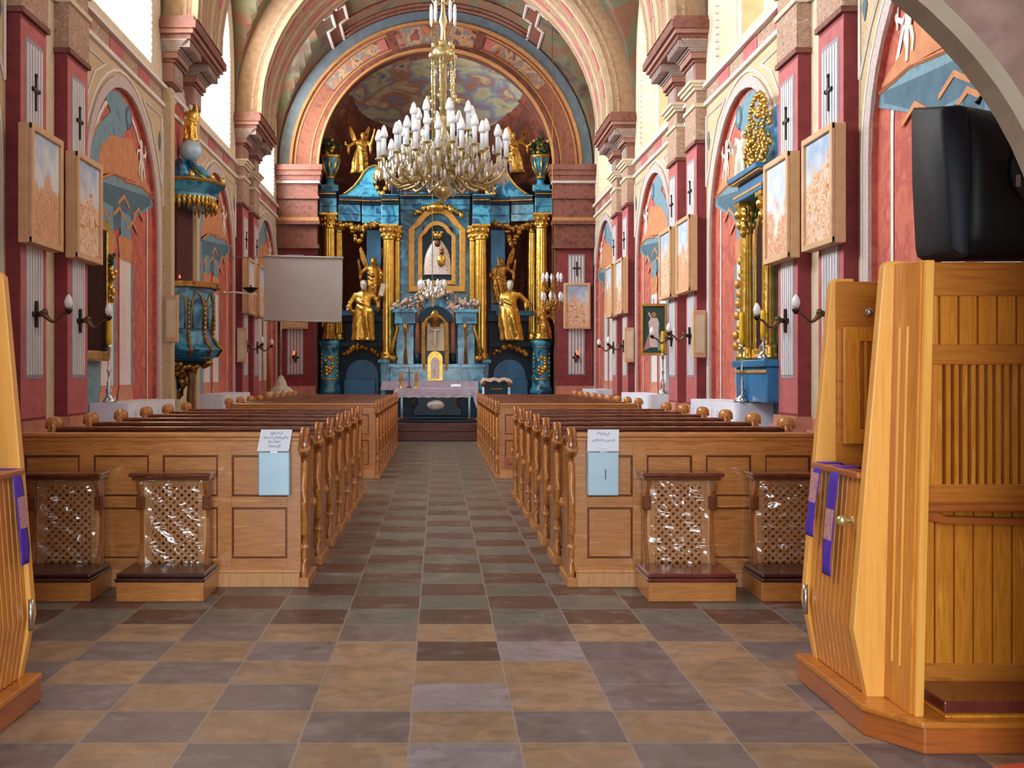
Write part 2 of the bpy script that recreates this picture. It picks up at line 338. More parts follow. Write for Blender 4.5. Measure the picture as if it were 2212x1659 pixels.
# mural polygons, traced on the nearest left bay and stored as (along wall, height)
def wall_pts(pix, X=4.465, yc=16.30):
    r = []
    for u, v in pix:
        D = FPX*X/abs(u-CU); r.append((D-yc, EYE-(v-CV)/FPX*D))
    return r
M_ENT = wall_pts([(208,389),(241,375),(262,384),(268,392),(301,401),(331,431),(330,446),(289,470),(283,494),(211,494),(193,452),(191,407)])
M_VOL = wall_pts([(187,389),(193,316),(211,271),(238,241),(229,214),(211,208),(229,193),(256,199),(271,223),(280,265),(262,298),(241,289),(217,316),(208,362),(205,389)])
M_OR = wall_pts([(191,385),(205,389),(217,316),(241,289),(262,298),(285,300),(310,380),(331,425),(300,398),(262,380),(240,372),(208,385)])
M_OR2 = wall_pts([(192,330),(196,290),(212,262),(226,262),(232,280),(215,300),(205,330)])
M_PUT_ = wall_pts([(262,340),(272,332),(280,334),(287,316),(294,312),(301,320),(298,334),(290,340),(298,368),(292,371),(284,352),(280,371),(276,392),(270,393),(268,375),(261,362),(264,348),(254,344)])
def mural(parent, s, yc, k, real_altar=False):
    """painted altar inside a blind arch"""
    X = 4.405
    F = lambda a, b, c: (s*(X-c), yc+a*k, 1.5+(b-1.5))
    g = G(); mats = ['mural_blue', 'mural_blue_dark', 'mural_orange', 'mural_flesh', 'mural_column', 'white_trim', 'pink_stone', 'rose_plaster']
    g.prism([(-1.6, .4), (-.9, .4), (-.9, 3.5), (-1.6, 3.5)], F, 0, .006, 0)
    g.prism(M_ENT, F, 0, .010, 0); g.prism([(a*.9, b-.0) for a, b in M_ENT[5:10]]+[M_ENT[0]], F, .010, .012, 1)
    g.prism(M_VOL, F, 0, .008, 0)
    a0 = 1.02
    for P_ in ([(-.10, .20), (.02, .18), (.05, .36), (-.02, .40), (-.10, .38)], [(-.10, .22), (-.02, .20), (-.03, .02), (-.05, -.10), (-.10, -.10), (-.09, .02), (-.14, .12)], [(-.02, .20), (.05, .20), (.10, .08), (.07, -.04), (.03, -.03), (.05, .07)],
               [(-.09, .36), (-.02, .39), (-.16, .32), (-.26, .36), (-.28, .32), (-.16, .26)], [(.02, .38), (.05, .34), (.15, .30), (.16, .24), (.20, .26), (.18, .34)], [(-.28, .38), (-.36, .46), (-.34, .36), (-.30, .30), (-.24, .34)]):
        g.prism([(a0-q, 4.50+z) for q, z in P_], F, .01, .018, 3)
    g.prism([(a0+.03+.065*math.cos(2*PI*i/12), 4.95+.075*math.sin(2*PI*i/12)) for i in range(12)], F, .01, .02, 3)
    g.prism([(a0+.28, 4.75), (a0+.31, 4.75), (a0+.25, 5.4), (a0+.22, 5.4)], F, .01, .016, 5)
    for i, (a, z) in enumerate([(-.9, 3.6), (-.15, 3.72), (.55, 3.62), (.1, 3.92), (.9, 3.85)]):     # brackets and mouldings drawn in ochre
        g.prism([(a-.3, z), (a, z+.14), (a+.3, z), (a+.3, z-.05), (a, z+.08), (a-.3, z-.05)], F, .014, .022, 2)
    for a in (-.7, .2):
        g.prism([(a-.3, 1.35), (a, 1.35), (a, 3.15), (a-.3, 3.15)], F, .004, .012, 4); g.prism([(a, 1.35), (a+.28, 1.35), (a+.28, 3.15), (a, 3.15)], F, .004, .012, 5)
        g.prism([(a-.28, 3.12), (a+.28, 3.12), (a+.38, 3.42), (a+.28, 3.46), (a, 3.52), (a-.3, 3.46), (a-.38, 3.4)], F, .006, .016, 2)
        g.prism([(a-.26, 3.46), (a+.26, 3.46), (a+.26, 3.8), (a-.26, 3.8)], F, .012, .018, 0)
        g.prism([(a-.44, 1.02), (a+.44, 1.02), (a+.38, 1.18), (a+.3, 1.36), (a-.3, 1.36), (a-.4, 1.18)], F, .006, .016, 6)
        g.prism([(a+.3, 1.35), (a+.4, 1.35), (a+.4, 3.1), (a+.3, 3.1)], F, .004, .01, 0)
    # pale line that follows the arch
    zs = 3.85 if k > .9 else 3.85
    R = 1.50
    g.prism(M_OR, F, 0, .004, 2); g.prism(M_OR2, F, 0, .004, 2)
    g.prism(arc(M_VOL[9][0]-.1, M_VOL[9][1]+.05, .17, 0, 2*PI, 14)[:-1], F, .008, .016, 1); g.prism(arc(M_VOL[9][0]-.1, M_VOL[9][1]+.05, .10, 0, 2*PI, 14)[:-1], F, .016, .02, 0)
    for p, r in zip(M_ENT[:5], M_ENT[1:6]): g.tube([F(*p, .014), F(*r, .014)], .022, 4, 2, False)
    g.grid([[F(a, b, .004) for a, b in [(-R, .4)]+arc(0, 3.9, R, PI, 0, 16)+[(R, .4)]], [F(a, b, .004) for a, b in [(-R+.07, .4)]+arc(0, 3.9, R-.07, PI, 0, 16)+[(R-.07, .4)]]], 5, False)
    return g.build('mural', mats, parent)
def side_wall(s, name):
    P = lambda a, z, d: (s*(WX+d), a, z)
    g = G(); M = ['tan_plaster', 'lilac_trim', 'salmon_fresco', 'cream_plaster', 'white_trim', 'peach_panel', 'rose_plaster', 'ornament_plaster']
    rgs = G()
    for (yc, y0, y1, hw) in BAYS:
        arched(g, P, y0, y1, 0, 5.8, yc, hw, .0, 3.65, .06, 0, 2, 2)
        wh = 1.5 if yc < 29 else 1.4
        arched(g, P, y0, y1, 6.12, 10.6, yc, wh, 6.3, 8.25, 1.0, 3, 3, None)
    for i in range(0, 8, 2): g.add([P(YB[i], 0, 0), P(YB[i+1], 0, 0), P(YB[i+1], 10.6, 0), P(YB[i], 10.6, 0)], [(0, 1, 2, 3)], 3)
    g.add([P(4.3, 5.8, 0), P(YE, 5.8, 0), P(YE, 6.12, 0), P(4.3, 6.12, 0)], [(0, 1, 2, 3)], 7)
    w = tag(g.build(name, M), ('left' if s < 0 else 'right')+' nave wall of painted bays and blind arches', kind='structure')
    F = lambda a, b, c: (s*(WX-c), a, b)
    g = G()
    for (yc, y0, y1, hw) in BAYS:                      # archivolts, spandrel lines, frieze blocks
        ring(g, F, yc, 3.65, hw, hw+.15, 0, 0, .035, 1)
        ring(g, F, yc, 3.65, hw+.21, hw+.245, 0, 0, .02, 4)
        for q in (-1, 1):
            a, b = yc+q*(hw+.30), yc+q*.95
            tri = [(a, 5.62), (b, 5.62), (yc+q*1.45, 5.4), (yc+q*1.85, 4.95), (a, 4.5)]
            for i in range(len(tri)):
                p, r = tri[i], tri[(i+1) % len(tri)]
                g.tube([F(p[0], p[1], .01), F(r[0], r[1], .01)], .018, 4, 4, False)
            g.prism([(yc+q*(hw+.16), 5.05), (yc+q*(hw+.09), 5.2), (yc+q*(hw+.16), 5.35), (yc+q*(hw+.23), 5.2)], F, 0, .012, 8)
        nb = 6; L = (y1-y0)/nb
        for i in range(nb):
            if i % 2 == 0: g.prism([(y0+i*L, 5.86), (y0+i*L+L*.9, 5.86), (y0+i*L+L*.9, 6.06), (y0+i*L, 6.06)], F, 0, .01, 6)
    for z0, z1, c in [(5.78, 5.84, .05), (6.07, 6.13, .07), (6.13, 6.16, .04)]: g.prism([(4.3, z0), (YE, z0), (YE, z1), (4.3, z1)], F, 0, c, 4)
    g.build('moulding', M+['grey_blue'], w)
    g = G()
    for (yc, y0, y1, hw) in BAYS:                      # painted peach panels on the far window jambs and dentil edge
        wh = 1.5 if yc < 29 else 1.4
        y = yc+wh-.006
        for (a, b, c, d, m, o) in [(.32, .78, 6.55, 8.1, 4, 0), (.38, .72, 6.62, 8.04, 5, .004)]:
            g.box(*sorted((s*(WX+a), s*(WX+b))), y-o-.003, y-o, c, d, m)
        zz = 6.4
        while zz < 8.2:
            g.box(*sorted((s*(WX-.02), s*(WX+.03))), y-.03, y+.02, zz, zz+.05, 1); zz += .11
    g.build('window_reveal_panel', M, w)
    for i, (yc, y0, y1, hw) in enumerate(BAYS): mural(w, s, yc, hw/1.85)
    return w
WALL_L = side_wall(-1, 'wall_left'); WALL_R = side_wall(1, 'wall_right')
# ---- windows
nwin = 0
for s in (-1, 1):
    for (yc, y0, y1, hw) in BAYS:
        nwin += 1; wh = 1.5 if yc < 29 else 1.4
        X = s*(WX+.95)
        o = thing('window_%d' % nwin, 'arched daylit window high in the %s wall' % ('left' if s < 0 else 'right'), None, (X, yc, 6.3)); o['kind'] = 'structure'
        pts = [(-wh, 0)]+arc(0, 1.95, wh, PI, 0, 14)+[(wh, 0)]
        g = G(); g.add([(s*.03, a, b) for a, b in pts], [tuple(range(len(pts)))]); g.build('pane', 'daylight_l' if s < 0 else 'daylight_r', o)
        g = G(); g.prism([(-wh, 0), (wh, 0), (wh, .07), (-wh, .07)], YZ, -.03, .02); ring(g, YZ, 0, 1.95, wh-.07, wh, 0, -.03, .02, 0, 12)
        for a in (-wh/3, wh/3): g.box(-.02, .02, a-.02, a+.02, 0, 3.2)
        for z in (.8, 1.6, 2.4): g.box(-.02, .02, -wh, wh, z-.015, z+.015)
        g.build('window_frame', 'white_trim', o)
# ---- pilasters, pairs with upper stage and cornice block
ntr = 0
def pilaster(s, y0, y1, panel=True):
    F = lambda a, b, c: (s*(WX-c), a, b)
    g = G(); M = ['deep_shaded_rose_plaster', 'rose_plaster', 'flute_white', 'flute_shadow', 'pink_stone', 'tan_plaster', 'ornament_plaster', 'cream_plaster', 'brown_stone']
    bx = lambda a0, a1, z0, z1, d, m, d0=0: g.prism([(a0, z0), (a1, z0), (a1, z1), (a0, z1)], F, d0, d, m)
    D = WX-PX_
    bx(y0, y1, 1.0, 5.2, D, 0); bx(y0+.004, y1-.004, 1.05, 5.15, D+.004, 1, D)  # sides keep the darker rose, their shade painted in; nave face is lighter
    if panel:
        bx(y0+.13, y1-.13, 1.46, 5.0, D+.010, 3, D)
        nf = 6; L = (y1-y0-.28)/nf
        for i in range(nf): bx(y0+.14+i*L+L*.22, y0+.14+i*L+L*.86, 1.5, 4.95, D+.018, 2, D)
    for z0, z1, e, m in [(0, .42, .10, 1), (.42, .5, .16, 4), (.5, .72, .12, 4), (.72, .78, .17, 4), (.78, .9, .10, 4), (.9, 1.02, .05, 4)]:
        bx(y0-e, y1+e, z0, z1, D+e, m)
    bx(y0-.03, y1+.03, 5.2, 5.26, D+.04, 8); bx(y0-.01, y1+.01, 5.26, 5.78, D+.02, 6)
    bx(y0-.03, y1+.03, 5.78, 5.84, D+.05, 7); bx(y0, y1, 5.84, 6.05, D+.01, 6)
    for i, (z, e) in enumerate([(6.05, .05), (6.10, .09), (6.15, .13)]): bx(y0-e*.6, y1+e*.6, z, z+.05, D+e, 7)
    return g, M
def pair(s, y, first=True, upper=True, shafts=True):
    global ntr
    for (a, b) in ((y, y+.78), (y+1.5, y+2.26)):
        if not shafts: break
        g, M = pilaster(s, a, b); ntr += 1
        tag(g.build('trim_%d' % ntr, M), 'rose pilaster with fluted pale panel on the %s wall' % ('left' if s < 0 else 'right'), kind='structure')
    F = lambda a, b, c: (s*(WX-c), a, b)
    g = G(); M = ['brown_stone', 'pink_stone', 'dusty_lilac', 'dusty_lilac', 'cream_plaster', 'brown_marble', 'dusty_rose', 'dusty_rose', 'dusty_rose']
    bx = lambda a0, a1, z0, z1, d, m: g.prism([(a0, z0), (a1, z0), (a1, z1), (a0, z1)], F, 0, d, m)
    for (a, b) in ((y+.02, y+.76), (y+1.52, y+2.24)):
        bx(a, b, 6.2, 6.56, .17, 8); bx(a+.1, b-.1, 6.24, 6.5, .178, 3)
        bx(a-.03, b+.03, 6.5, 6.54, .21, 0); bx(a-.05, b+.05, 6.56, 6.66, .25, 6)
        for k in range(6): bx(a-.08-k*.015, b+.08+k*.015, 6.66+k*.03, 6.69+k*.03, .27+k*.03, 3)
        for k in range(9): 
            q = a-.1+k*(b-a+.2)/9; bx(q, q+.05, 6.72, 6.84, .46, 2)
    bx(y-.12, y+2.37, 6.84, 6.92, WX-CX_-.10, 5); bx(y-.18, y+2.43, 6.92, 6.99, WX-CX_-.05, 7); bx(y-.22, y+2.47, 6.99, 7.12, WX-CX_, 0)
    bx(y-.16, y+2.41, 7.12, 7.2, WX-CX_-.04, 5)
    ntr += 1
    tag(g.build('trim_%d' % ntr, M), 'projecting brown cornice block carrying a vault rib', kind='structure')
for s in (-1, 1):
    for i, y in enumerate(PAIRS):
        pair(s, y, shafts=not (s < 0 and i == 2))
# ---- vault with lunettes
def lun(y):
    for (yc, y0, y1, hw) in BAYS:
        r = hw+.2
        if abs(y-yc) < r: return 8.25+math.sqrt(r*r-(y-yc)**2)
    return ZS
def vault():
    rows = []; ny = 380; nx = 44
    for i in range(ny+1):
        y = 4.1+(YE+.02-4.1)*i/ny; L = lun(y); row = []
        for j in range(nx+1):
            a = PI*j/nx; row.append((-WX*math.cos(a), y, max(ZS+WX*math.sin(a), L)))
        rows.append(row)
    g = G(); g.grid(rows, 0, False); return g
m = mat('vault_fresco', [(78, 80, 64), (104, 98, 72), (122, 74, 54), (96, 98, 76), (78, 50, 44), (130, 98, 72)], .9, .85, dist=.5, lo=.28, hi=.72)
V = tag(vault().build('ceiling', 'vault_fresco'), 'frescoed barrel vault of the nave', kind='structure')
g = G()                                              # stucco frame on the last vault bay
def vp(a, y, r=WX-.03): return (r*math.sin(a), y, ZS+r*math.cos(a))
for s in (-1, 1):
    for o in (0, .09):
        path = [(.62+o, 31.75), (.62+o, 30.3), (.565+o, 30.3), (.565+o, 29.2), (.62+o, 29.2), (.62+o, 27.6)]
        pts = []
        for (a, y), (b, z) in zip(path, path[1:]):
            for k in range(4): pts.append(vp(s*(a+(b-a)*k/4), y+(z-y)*k/4))
        pts.append(vp(s*path[-1][0], path[-1][1])); g.tube(pts, .045, 5, 0, False)
for s in (-1, 1): g.grid([[vp(s*(.63 if y > 30.3 else .575), y, WX-.015) for y in (31.75, 30.31, 30.29, 29.2)], [vp(s*(.70 if y > 30.3 else .645), y, WX-.015) for y in (31.75, 30.31, 30.29, 29.2)]], 1, False)
for y, r in ((31.55, .07), (31.2, .05), (30.4, .05)): g.tube([vp(-.62+1.24*k/24, y) for k in range(25)], r, 5, 1)
g.build('stucco_frame', ['lilac_trim', 'brown_stone'], V)
# transverse ribs
for i, y in enumerate(PAIRS):
    g = G(); r0 = CX_+.02; y0, y1 = y+.05, y+2.2
    ring(g, XZ, 0, ZS, r0, WX+.1, ZS-.0, y0, y1, 0, 32)
    for (a, b, m) in [(.12, .3, 1), (.62, .70, 3), (.95, 1.2, 1), (1.3, 1.42, 3), (1.6, 1.85, 1), (2.0, 2.1, 3)]:
        ring(g, XZ, 0, ZS, r0-.006, r0+.01, ZS, y0+a, y0+b, m, 32)
    for k in range(17):                              # painted red dashes
        a0 = .12+k*(PI-.24)/17
        for (q0, q1) in ((.34, .56), (1.40, 1.62)):
            A = [(r0-.014, a0+t*(PI-.24)/17*.66/3) for t in range(4)]
            g.grid([[(r*math.cos(a), y0+q0, ZS+r*math.sin(a)) for r, a in A], [(r*math.cos(a), y0+q1, ZS+r*math.sin(a)) for r, a in A]], 2, False)
    for fy in (y0-.01,):
        for (ra, rb, m) in [(r0, r0+.1, 1), (r0+.18, r0+.24, 3)]: ring(g, XZ, 0, ZS, ra, rb, ZS, fy, y0+.01, m, 32)
    ntr += 1
    tag(g.build('trim_%d' % ntr, ['rib_tan', 'rib_cream', 'rose_plaster', 'ornament_plaster']), 'painted vault rib with red dashes', kind='structure')
# ---- chancel arch wall and apse
g = G(); M = ['brown_stone', 'orange_fresco', 'grey_blue', 'fresco_figures', 'ochre_line', 'white_trim', 'brown_marble', 'gold_dark', 'rose_plaster']
P = lambda a, z, d: (a, YE+d, z)
R0 = 3.28
arched(g, P, -4.5, 4.5, 0, 12.2, 0, R0, .0, ZS, .7, 0, 6, None, 40)
for (a, b, c, m) in [(4.02, 4.3, .05, 2), (3.94, 4.02, .09, 4), (3.36, 3.94, .02, 1), (3.42, 3.46, .04, 4), (3.84, 3.88, .04, 4), (3.24, 3.36, .10, 6), (3.2, 3.26, .16, 4)]:
    ring(g, lambda x, z, c_: (x, YE-c_, z), 0, ZS, a, b, ZS, 0, c, m, 40)
def sect(a0, a1, r0, r1, c, m, n=8):
    A = [a0+(a1-a0)*i/n for i in range(n+1)]
    g.prism([(r0*math.sin(t), ZS+r0*math.cos(t)) for t in A]+[(r1*math.sin(t), ZS+r1*math.cos(t)) for t in A[::-1]], lambda x, z, c_: (x, YE-c_, z), 0, c, m)
sect(-.30, .30, 3.38, 3.92, .045, 3)
for q in (-1, 1):
    sect(*sorted((q*.30, q*.36)), 3.38, 3.92, .05, 6, 2)
    sect(*sorted((q*.38, q*.92)), 3.5, 3.80, .035, 3); sect(*sorted((q*.38, q*.44)), 3.5, 3.80, .04, 8, 2)
W = tag(g.build('wall_chancel_arch', M), 'painted round arch opening into the chancel', kind='structure')
for s in (-1, 1):                                   # piers of the arch
    F = lambda a, b, c: (s*a, YE-c, b)
    g = G(); M2 = ['deep_shaded_rose_plaster', 'brown_marble', 'flute_white', 'flute_shadow', 'pink_stone', 'brown_stone', 'ochre_line', 'lilac_trim']
    bx = lambda a0, a1, z0, z1, d, m: g.prism([(a0, z0), (a1, z0), (a1, z1), (a0, z1)], F, 0, d, m)
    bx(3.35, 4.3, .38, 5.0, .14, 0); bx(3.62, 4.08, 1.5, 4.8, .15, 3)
    for k in range(5): bx(3.65+k*.085, 3.7+k*.085, 1.54, 4.75, .16, 2)
    bx(3.25, 4.34, .38, .9, .26, 4); bx(3.22, 4.34, .9, .98, .3, 4); bx(3.3, 4.34, .98, 1.2, .2, 4)
    for z0, z1, d, m in [(4.95, 5.05, .3, 5), (5.05, 5.6, .18, 1), (5.6, 5.7, .34, 5), (5.7, 5.8, .28, 6), (5.8, 6.3, .2, 1), (6.3, 6.38, .3, 5), (6.38, 6.72, .22, 1), (6.72, 6.8, .34, 7), (6.8, 6.92, .4, 5), (6.92, 7.05, .46, 1), (7.05, 7.2, .52, 5)]:
        bx(3.24-(d-.18)*.5, 4.34, z0, z1, d, m)
    g.build('pier', M2, W)
m = mat('apse_fresco', [(128, 66, 48), (152, 86, 62), (114, 56, 42), (162, 98, 72)], 2.4, .85, dist=.3)
n, l = m.node_tree.nodes, m.node_tree.links; b = n['Principled BSDF']; r = [q for q in n if q.type == 'VALTORGB'][0]; tc = [q for q in n if q.type == 'TEX_COORD'][0]
nz = n.new('ShaderNodeTexNoise'); nz.inputs['Scale'].default_value = 1.1; nz.inputs['Distortion'].default_value = .5; nz.inputs['Detail'].default_value = 5
mp = n.new('ShaderNodeMapping'); mp.inputs['Scale'].default_value = (.7, 1, 2.2); l.new(tc.outputs['Object'], mp.inputs[0]); l.new(mp.outputs[0], nz.inputs[0])
r2 = n.new('ShaderNodeValToRGB'); e = r2.color_ramp.elements
while len(e) < 7: e.new(.5)
for i, c in enumerate([(100, 108, 136), (170, 154, 114), (184, 172, 138), (128, 136, 154), (166, 104, 80), (188, 176, 144), (88, 86, 116)]): e[i].position = .3+.4*i/6; e[i].color = (*s2l(c), 1)
l.new(nz.outputs[0], r2.inputs[0])
sp = n.new('ShaderNodeSeparateXYZ'); l.new(tc.outputs['Object'], sp.inputs[0])
def mth(op, a, b=None, c=None):
    q = n.new('ShaderNodeMath'); q.operation = op
    for i, t in enumerate((a, b, c)):
        if t is None: continue
        if isinstance(t, (int, float)): q.inputs[i].default_value = t
        else: l.new(t, q.inputs[i])
    return q.outputs[0]
ex = mth('POWER', mth('DIVIDE', sp.outputs['X'], 2.5), 2); ez = mth('POWER', mth('DIVIDE', mth('ADD', sp.outputs['Z'], -9.62), .82), 2)
rad = mth('ADD', mth('ADD', ex, ez), mth('MULTIPLY', nz.outputs[0], .5))
ins = mth('LESS_THAN', rad, 1.25)
# painted ribs fanning from the altar
an = n.new('ShaderNodeMath'); an.operation = 'ARCTAN2'; l.new(sp.outputs['X'], an.inputs[0]); l.new(mth('ADD', sp.outputs['Z'], -5.2), an.inputs[1])
rb = mth('GREATER_THAN', mth('SINE', mth('MULTIPLY', an.outputs[0], 34)), .35)
mxr = n.new('ShaderNodeMix'); mxr.data_type = 'RGBA'; l.new(mth('MULTIPLY', rb, .55), mxr.inputs[0]); l.new(r.outputs[0], mxr.inputs[6]); mxr.inputs[7].default_value = (*s2l((92, 60, 52)), 1)
mxs = n.new('ShaderNodeMix'); mxs.data_type = 'RGBA'; l.new(ins, mxs.inputs[0]); l.new(mxr.outputs[2], mxs.inputs[6]); l.new(r2.outputs[0], mxs.inputs[7])
l.new(mxs.outputs[2], b.inputs['Base Color'])
g = G(); YA = YE+.7
rows = []
for i in range(17):
    t = PI/2*i/16
    rows.append([(-R0*math.cos(t)*math.cos(PI*j/32), YA+R0*math.cos(t)*math.sin(PI*j/32), ZS+R0*math.sin(t)) for j in range(33)])
g.grid(rows, 0)
g.grid([[(-R0*math.cos(PI*j/32), YA+R0*math.sin(PI*j/32), z) for j in range(33)] for z in (0.38, 5.6, 5.61, ZS)], 1)
g.grid([[(-(R0-d)*math.cos(PI*j/32), YA+(R0-d)*math.sin(PI*j/32), z) for j in range(33)] for z, d in ((6.6, 0), (6.7, .2), (6.9, .25), (7.05, .4), (7.18, .4), (7.2, 0))], 2)
tag(g.build('wall_apse', ['apse_fresco', 'brown_marble', 'brown_stone']), 'round apse behind the high altar with cloud fresco', kind='structure')
# ---- low arch under the organ gallery, close to the viewer
g = G(); YG = 4.0; A_, B_, ZC = 1346/FPX*YG, 940/FPX*YG, pz(618, YG)
E0 = [(-A_, 0)]+arc(0, ZC, A_, PI, 0, 48, B_)+[(A_, 0)]
E1 = [(-A_-.055, 0)]+arc(0, ZC, A_+.055, PI, 0, 48, B_+.055)+[(A_+.055, 0)]
T = [(-4.35, 0)]+[(max(-4.35, min(4.35, x*3.2)), 4.2) if 0 < i < 50 else (x, z) for i, (x, z) in enumerate(E1)][1:-1]+[(4.35, 0)]
g.grid([[(x, YG-.10, z) for x, z in E0], [(x, YG, z) for x, z in E0]], 0, False)
g.grid([[(x, YG-.12, z) for x, z in E0], [(x, YG-.12, z) for x, z in E1]], 0, False)
g.grid([[(x, YG-.12, z) for x, z in E0], [(x, YG-.10, z) for x, z in E0]], 0, False)
g.grid([[(x, YG-.12, z) for x, z in E1], [(x, YG-.10, z) for x, z in E1]], 0, False)
g.grid([[(x, YG-.10, z) for x, z in E1], [(x, YG-.10, z) for x, z in T]], 1, False)
g.grid([[(x, YG, z) for x, z in E0], [(x, YG, z) for x, z in T]], 1, False)
mat('gallery_plaster', [(128, 96, 84), (144, 110, 98), (150, 116, 104), (190, 168, 156)], 4, .85, dist=.8, lo=.35, hi=.75)
mat('gallery_band', [(150, 130, 108), (162, 142, 120)], 5, .85)
tag(g.build('wall_gallery_arch', ['gallery_band', 'gallery_plaster']), 'low painted arch under the organ gallery', kind='structure')
# ================================================================ PEWS
def end_mesh():
    """curled bench end, seen edge-on from the door: y<0 is the back"""
    P = [(.05,1.12),(0,1.13),(-.05,1.11),(-.085,1.06),(-.10,1.0),(-.085,.945),(-.04,.92),(-.005,.90),(-.015,.84),(-.04,.74),(-.055,.62),(-.05,.52),(-.02,.42),(.0,.36),(-.03,.33),(-.055,.29),(-.04,.24),(-.015,.21),(-.03,.14),(-.05,.12),(-.05,.0),
         (.46,0),(.46,.10),(.40,.16),(.37,.3),(.42,.42),(.48,.48),(.49,.56),(.44,.62),(.34,.64),(.24,.68),(.16,.8),(.12,.95),(.10,1.06)]
    g = G(); g.prism(P, YZ, -.019, .019, 0, True)
    g.prism([(.05,1.12),(0,1.13),(-.05,1.11),(-.085,1.06),(-.10,1.0),(-.085,.945),(-.04,.92),(.12,.93),(.12,.98),(.10,1.06)], YZ, -.03, .03, 0, True)
    return g
def end_scrolls(which):
    g = G()
    if which == 2: g.box(-.035, .035, -.065, .47, 0, .07); return g
    if which == 1: ROLLS = ((-.035, .285, .020, .024),)
    elif which == 3: ROLLS = ((.43, .55, .035, .03),)
    else: ROLLS = ((-.05, .98, .045, .034),)
    for (y, z, r, t) in ROLLS:
        A = [(y+r*math.cos(2*PI*i/14), z+r*math.sin(2*PI*i/14)) for i in range(14)]
        g.prism(A, YZ, -t, t, 0, True)
        for s in (-1, 1): g.ball((s*t, y, z), (r*.3, r*.5, r*.5), 8)
    if which == 3: return g
    if which == 0: g.tube([(0, y-.012, z) for y, z in [(-.02,.88),(-.03,.80),(-.048,.70),(-.056,.6),(-.05,.5),(-.028,.42),(-.012,.37)]], .024, 8)
    if which == 1: g.tube([(0, y, z) for y, z in [(-.035,.285),(-.02,.2),(-.035,.15),(-.045,.02)]], .022, 8)
    return g
def make_pew(w, label, front, rz=0, loc=(0, 0, 0), group=None):
    """bench w wide, back board at y=0..0.05; w measured outside the ends"""
    t = thing('pew', label, 'pew', loc, rz, group); h = w/2
    g = G(); g.box(-h+.04, h-.04, 0.0, .03, .1, 1.06)
    if front:      # frame of stiles and rails proud of the panels
        g.box(-h+.04, h-.04, -.02, .0, .93, 1.05); g.box(-h+.04, h-.04, -.02, 0, .56, .64); g.box(-h+.04, h-.04, -.02, 0, .10, .20)
        n = 4; L = (w-.14)/n
        for i in range(n+1): g.box(-h+.06+i*L-.045, -h+.06+i*L+.055, -.022, 0, .10, 1.0)
        for i in range(n):
            a, b = -h+.06+i*L+.055, -h+.06+(i+1)*L-.045
            for z0, z1 in ((.20, .56), (.64, .93)):
                for q in ((a, a+.012, z0, z1), (b-.012, b, z0, z1), (a, b, z0, z0+.012), (a, b, z1-.012, z1)): g.box(q[0], q[1], -.012, 0, q[2], q[3], 1)
    g.build('backrest', ['oak', 'oak_dark'], t, bevel=.004, seg=1)
    g = G(); g.box(-h+.03, h-.03, -.045, .07, 1.06, 1.09); g.box(-h+.03, h-.03, -.03, .05, 1.03, 1.06); g.build('top_rail', 'oak_dark' if not front else 'oak', t, bevel=.008)
    g = G(); g.box(-h+.03, h-.03, -.05, .03, 0, .10); g.box(-h+.03, h-.03, -.035, .0, .10, .125); g.build('plinth', 'oak_light', t, bevel=.006)
    g = G(); g.box(-h+.05, h-.05, .03, .45, .42, .46); g.build('seat', 'oak', t, bevel=.006)
    if not front:
        g = G(); g.add([(-h+.05, -.2, .93), (h-.05, -.2, .93), (h-.05, 0, .98), (-h+.05, 0, .98), (-h+.05, -.2, .95), (h-.05, -.2, .95), (h-.05, 0, 1.0), (-h+.05, 0, 1.0)], [(0,3,2,1),(4,5,6,7),(0,1,5,4),(1,2,6,5),(2,3,7,6),(3,0,4,7)])
        g.build('book_shelf', 'oak_dark', t)
    return t
TOPK = G(); TOPK.prism([(-.055, -.04), (-.055, 0)]+arc(0, .0, .055, PI, 0, 10)[1:-1]+[(.055, 0), (.055, -.04)], XZ, -.05, .06, 0, True)
E_ME = None
def add_ends(t, w, outer):
    global E_ME, S_ME, K_ME
    for s in (-1, 1):
        if E_ME is None:
            e = end_mesh().build('pew_end', 'oak_up', t, bevel=.012); E_ME = e
            S_ME = [end_scrolls(q).build(nm_, 'oak', e, bevel=.006) for q, nm_ in enumerate(('scroll', 'lower_scroll', 'foot', 'arm_scroll'))]
        else:
            e = E_ME.copy(); sc.collection.objects.link(e); e.parent = t
            for q in S_ME:
                c = q.copy(); sc.collection.objects.link(c); c.parent = e
        e.location = (s*(w/2), 0, 0)
        if s == outer:
            k = TOPK.build('knob', 'oak', e, (0, .0, 1.115))
PEWS = {}
def pew_block(s, x_in, x_out, y0, n, step, front_label, fmt, group, shift=.0):
    w = abs(x_out-x_in)-.07; xc = s*(abs(x_in)+abs(x_out))/2
    f = make_pew(w, front_label, True, 0, (xc, y0, 0), group); add_ends(f, w, s)
    r = None
    for i in range(1, n):
        if r is None:
            r = make_pew(w, fmt(i), False, 0, (xc, y0+i*step, 0), group); add_ends(r, w, s)
        else: dup(r, (xc, y0+i*step, 0), fmt(i))
SD = {-1: 'left', 1: 'right'}
for s, xi, xo in ((-1, .85, 3.02), (1, .97, 2.86)):
    pew_block(s, xi, xo, 8.22, 7, .965,
              'panelled oak pew back nearest the viewer on the %s of the aisle' % SD[s],
              lambda i, s=s: 'oak pew with curled ends, %s row from the viewer in the near %s block' % (ORD[i], SD[s]),
              'oak pews of the near %s block' % SD[s])
    pew_block(s, .78 if s < 0 else .88, 3.0, 16.75, 9, .965,
              'pale-edged oak pew opening the far %s block toward the altar' % SD[s],
              lambda i, s=s: 'oak pew, %s row counted from the gap in the far %s block' % (ORD[i], SD[s]),
              'oak pews of the far %s block' % SD[s])
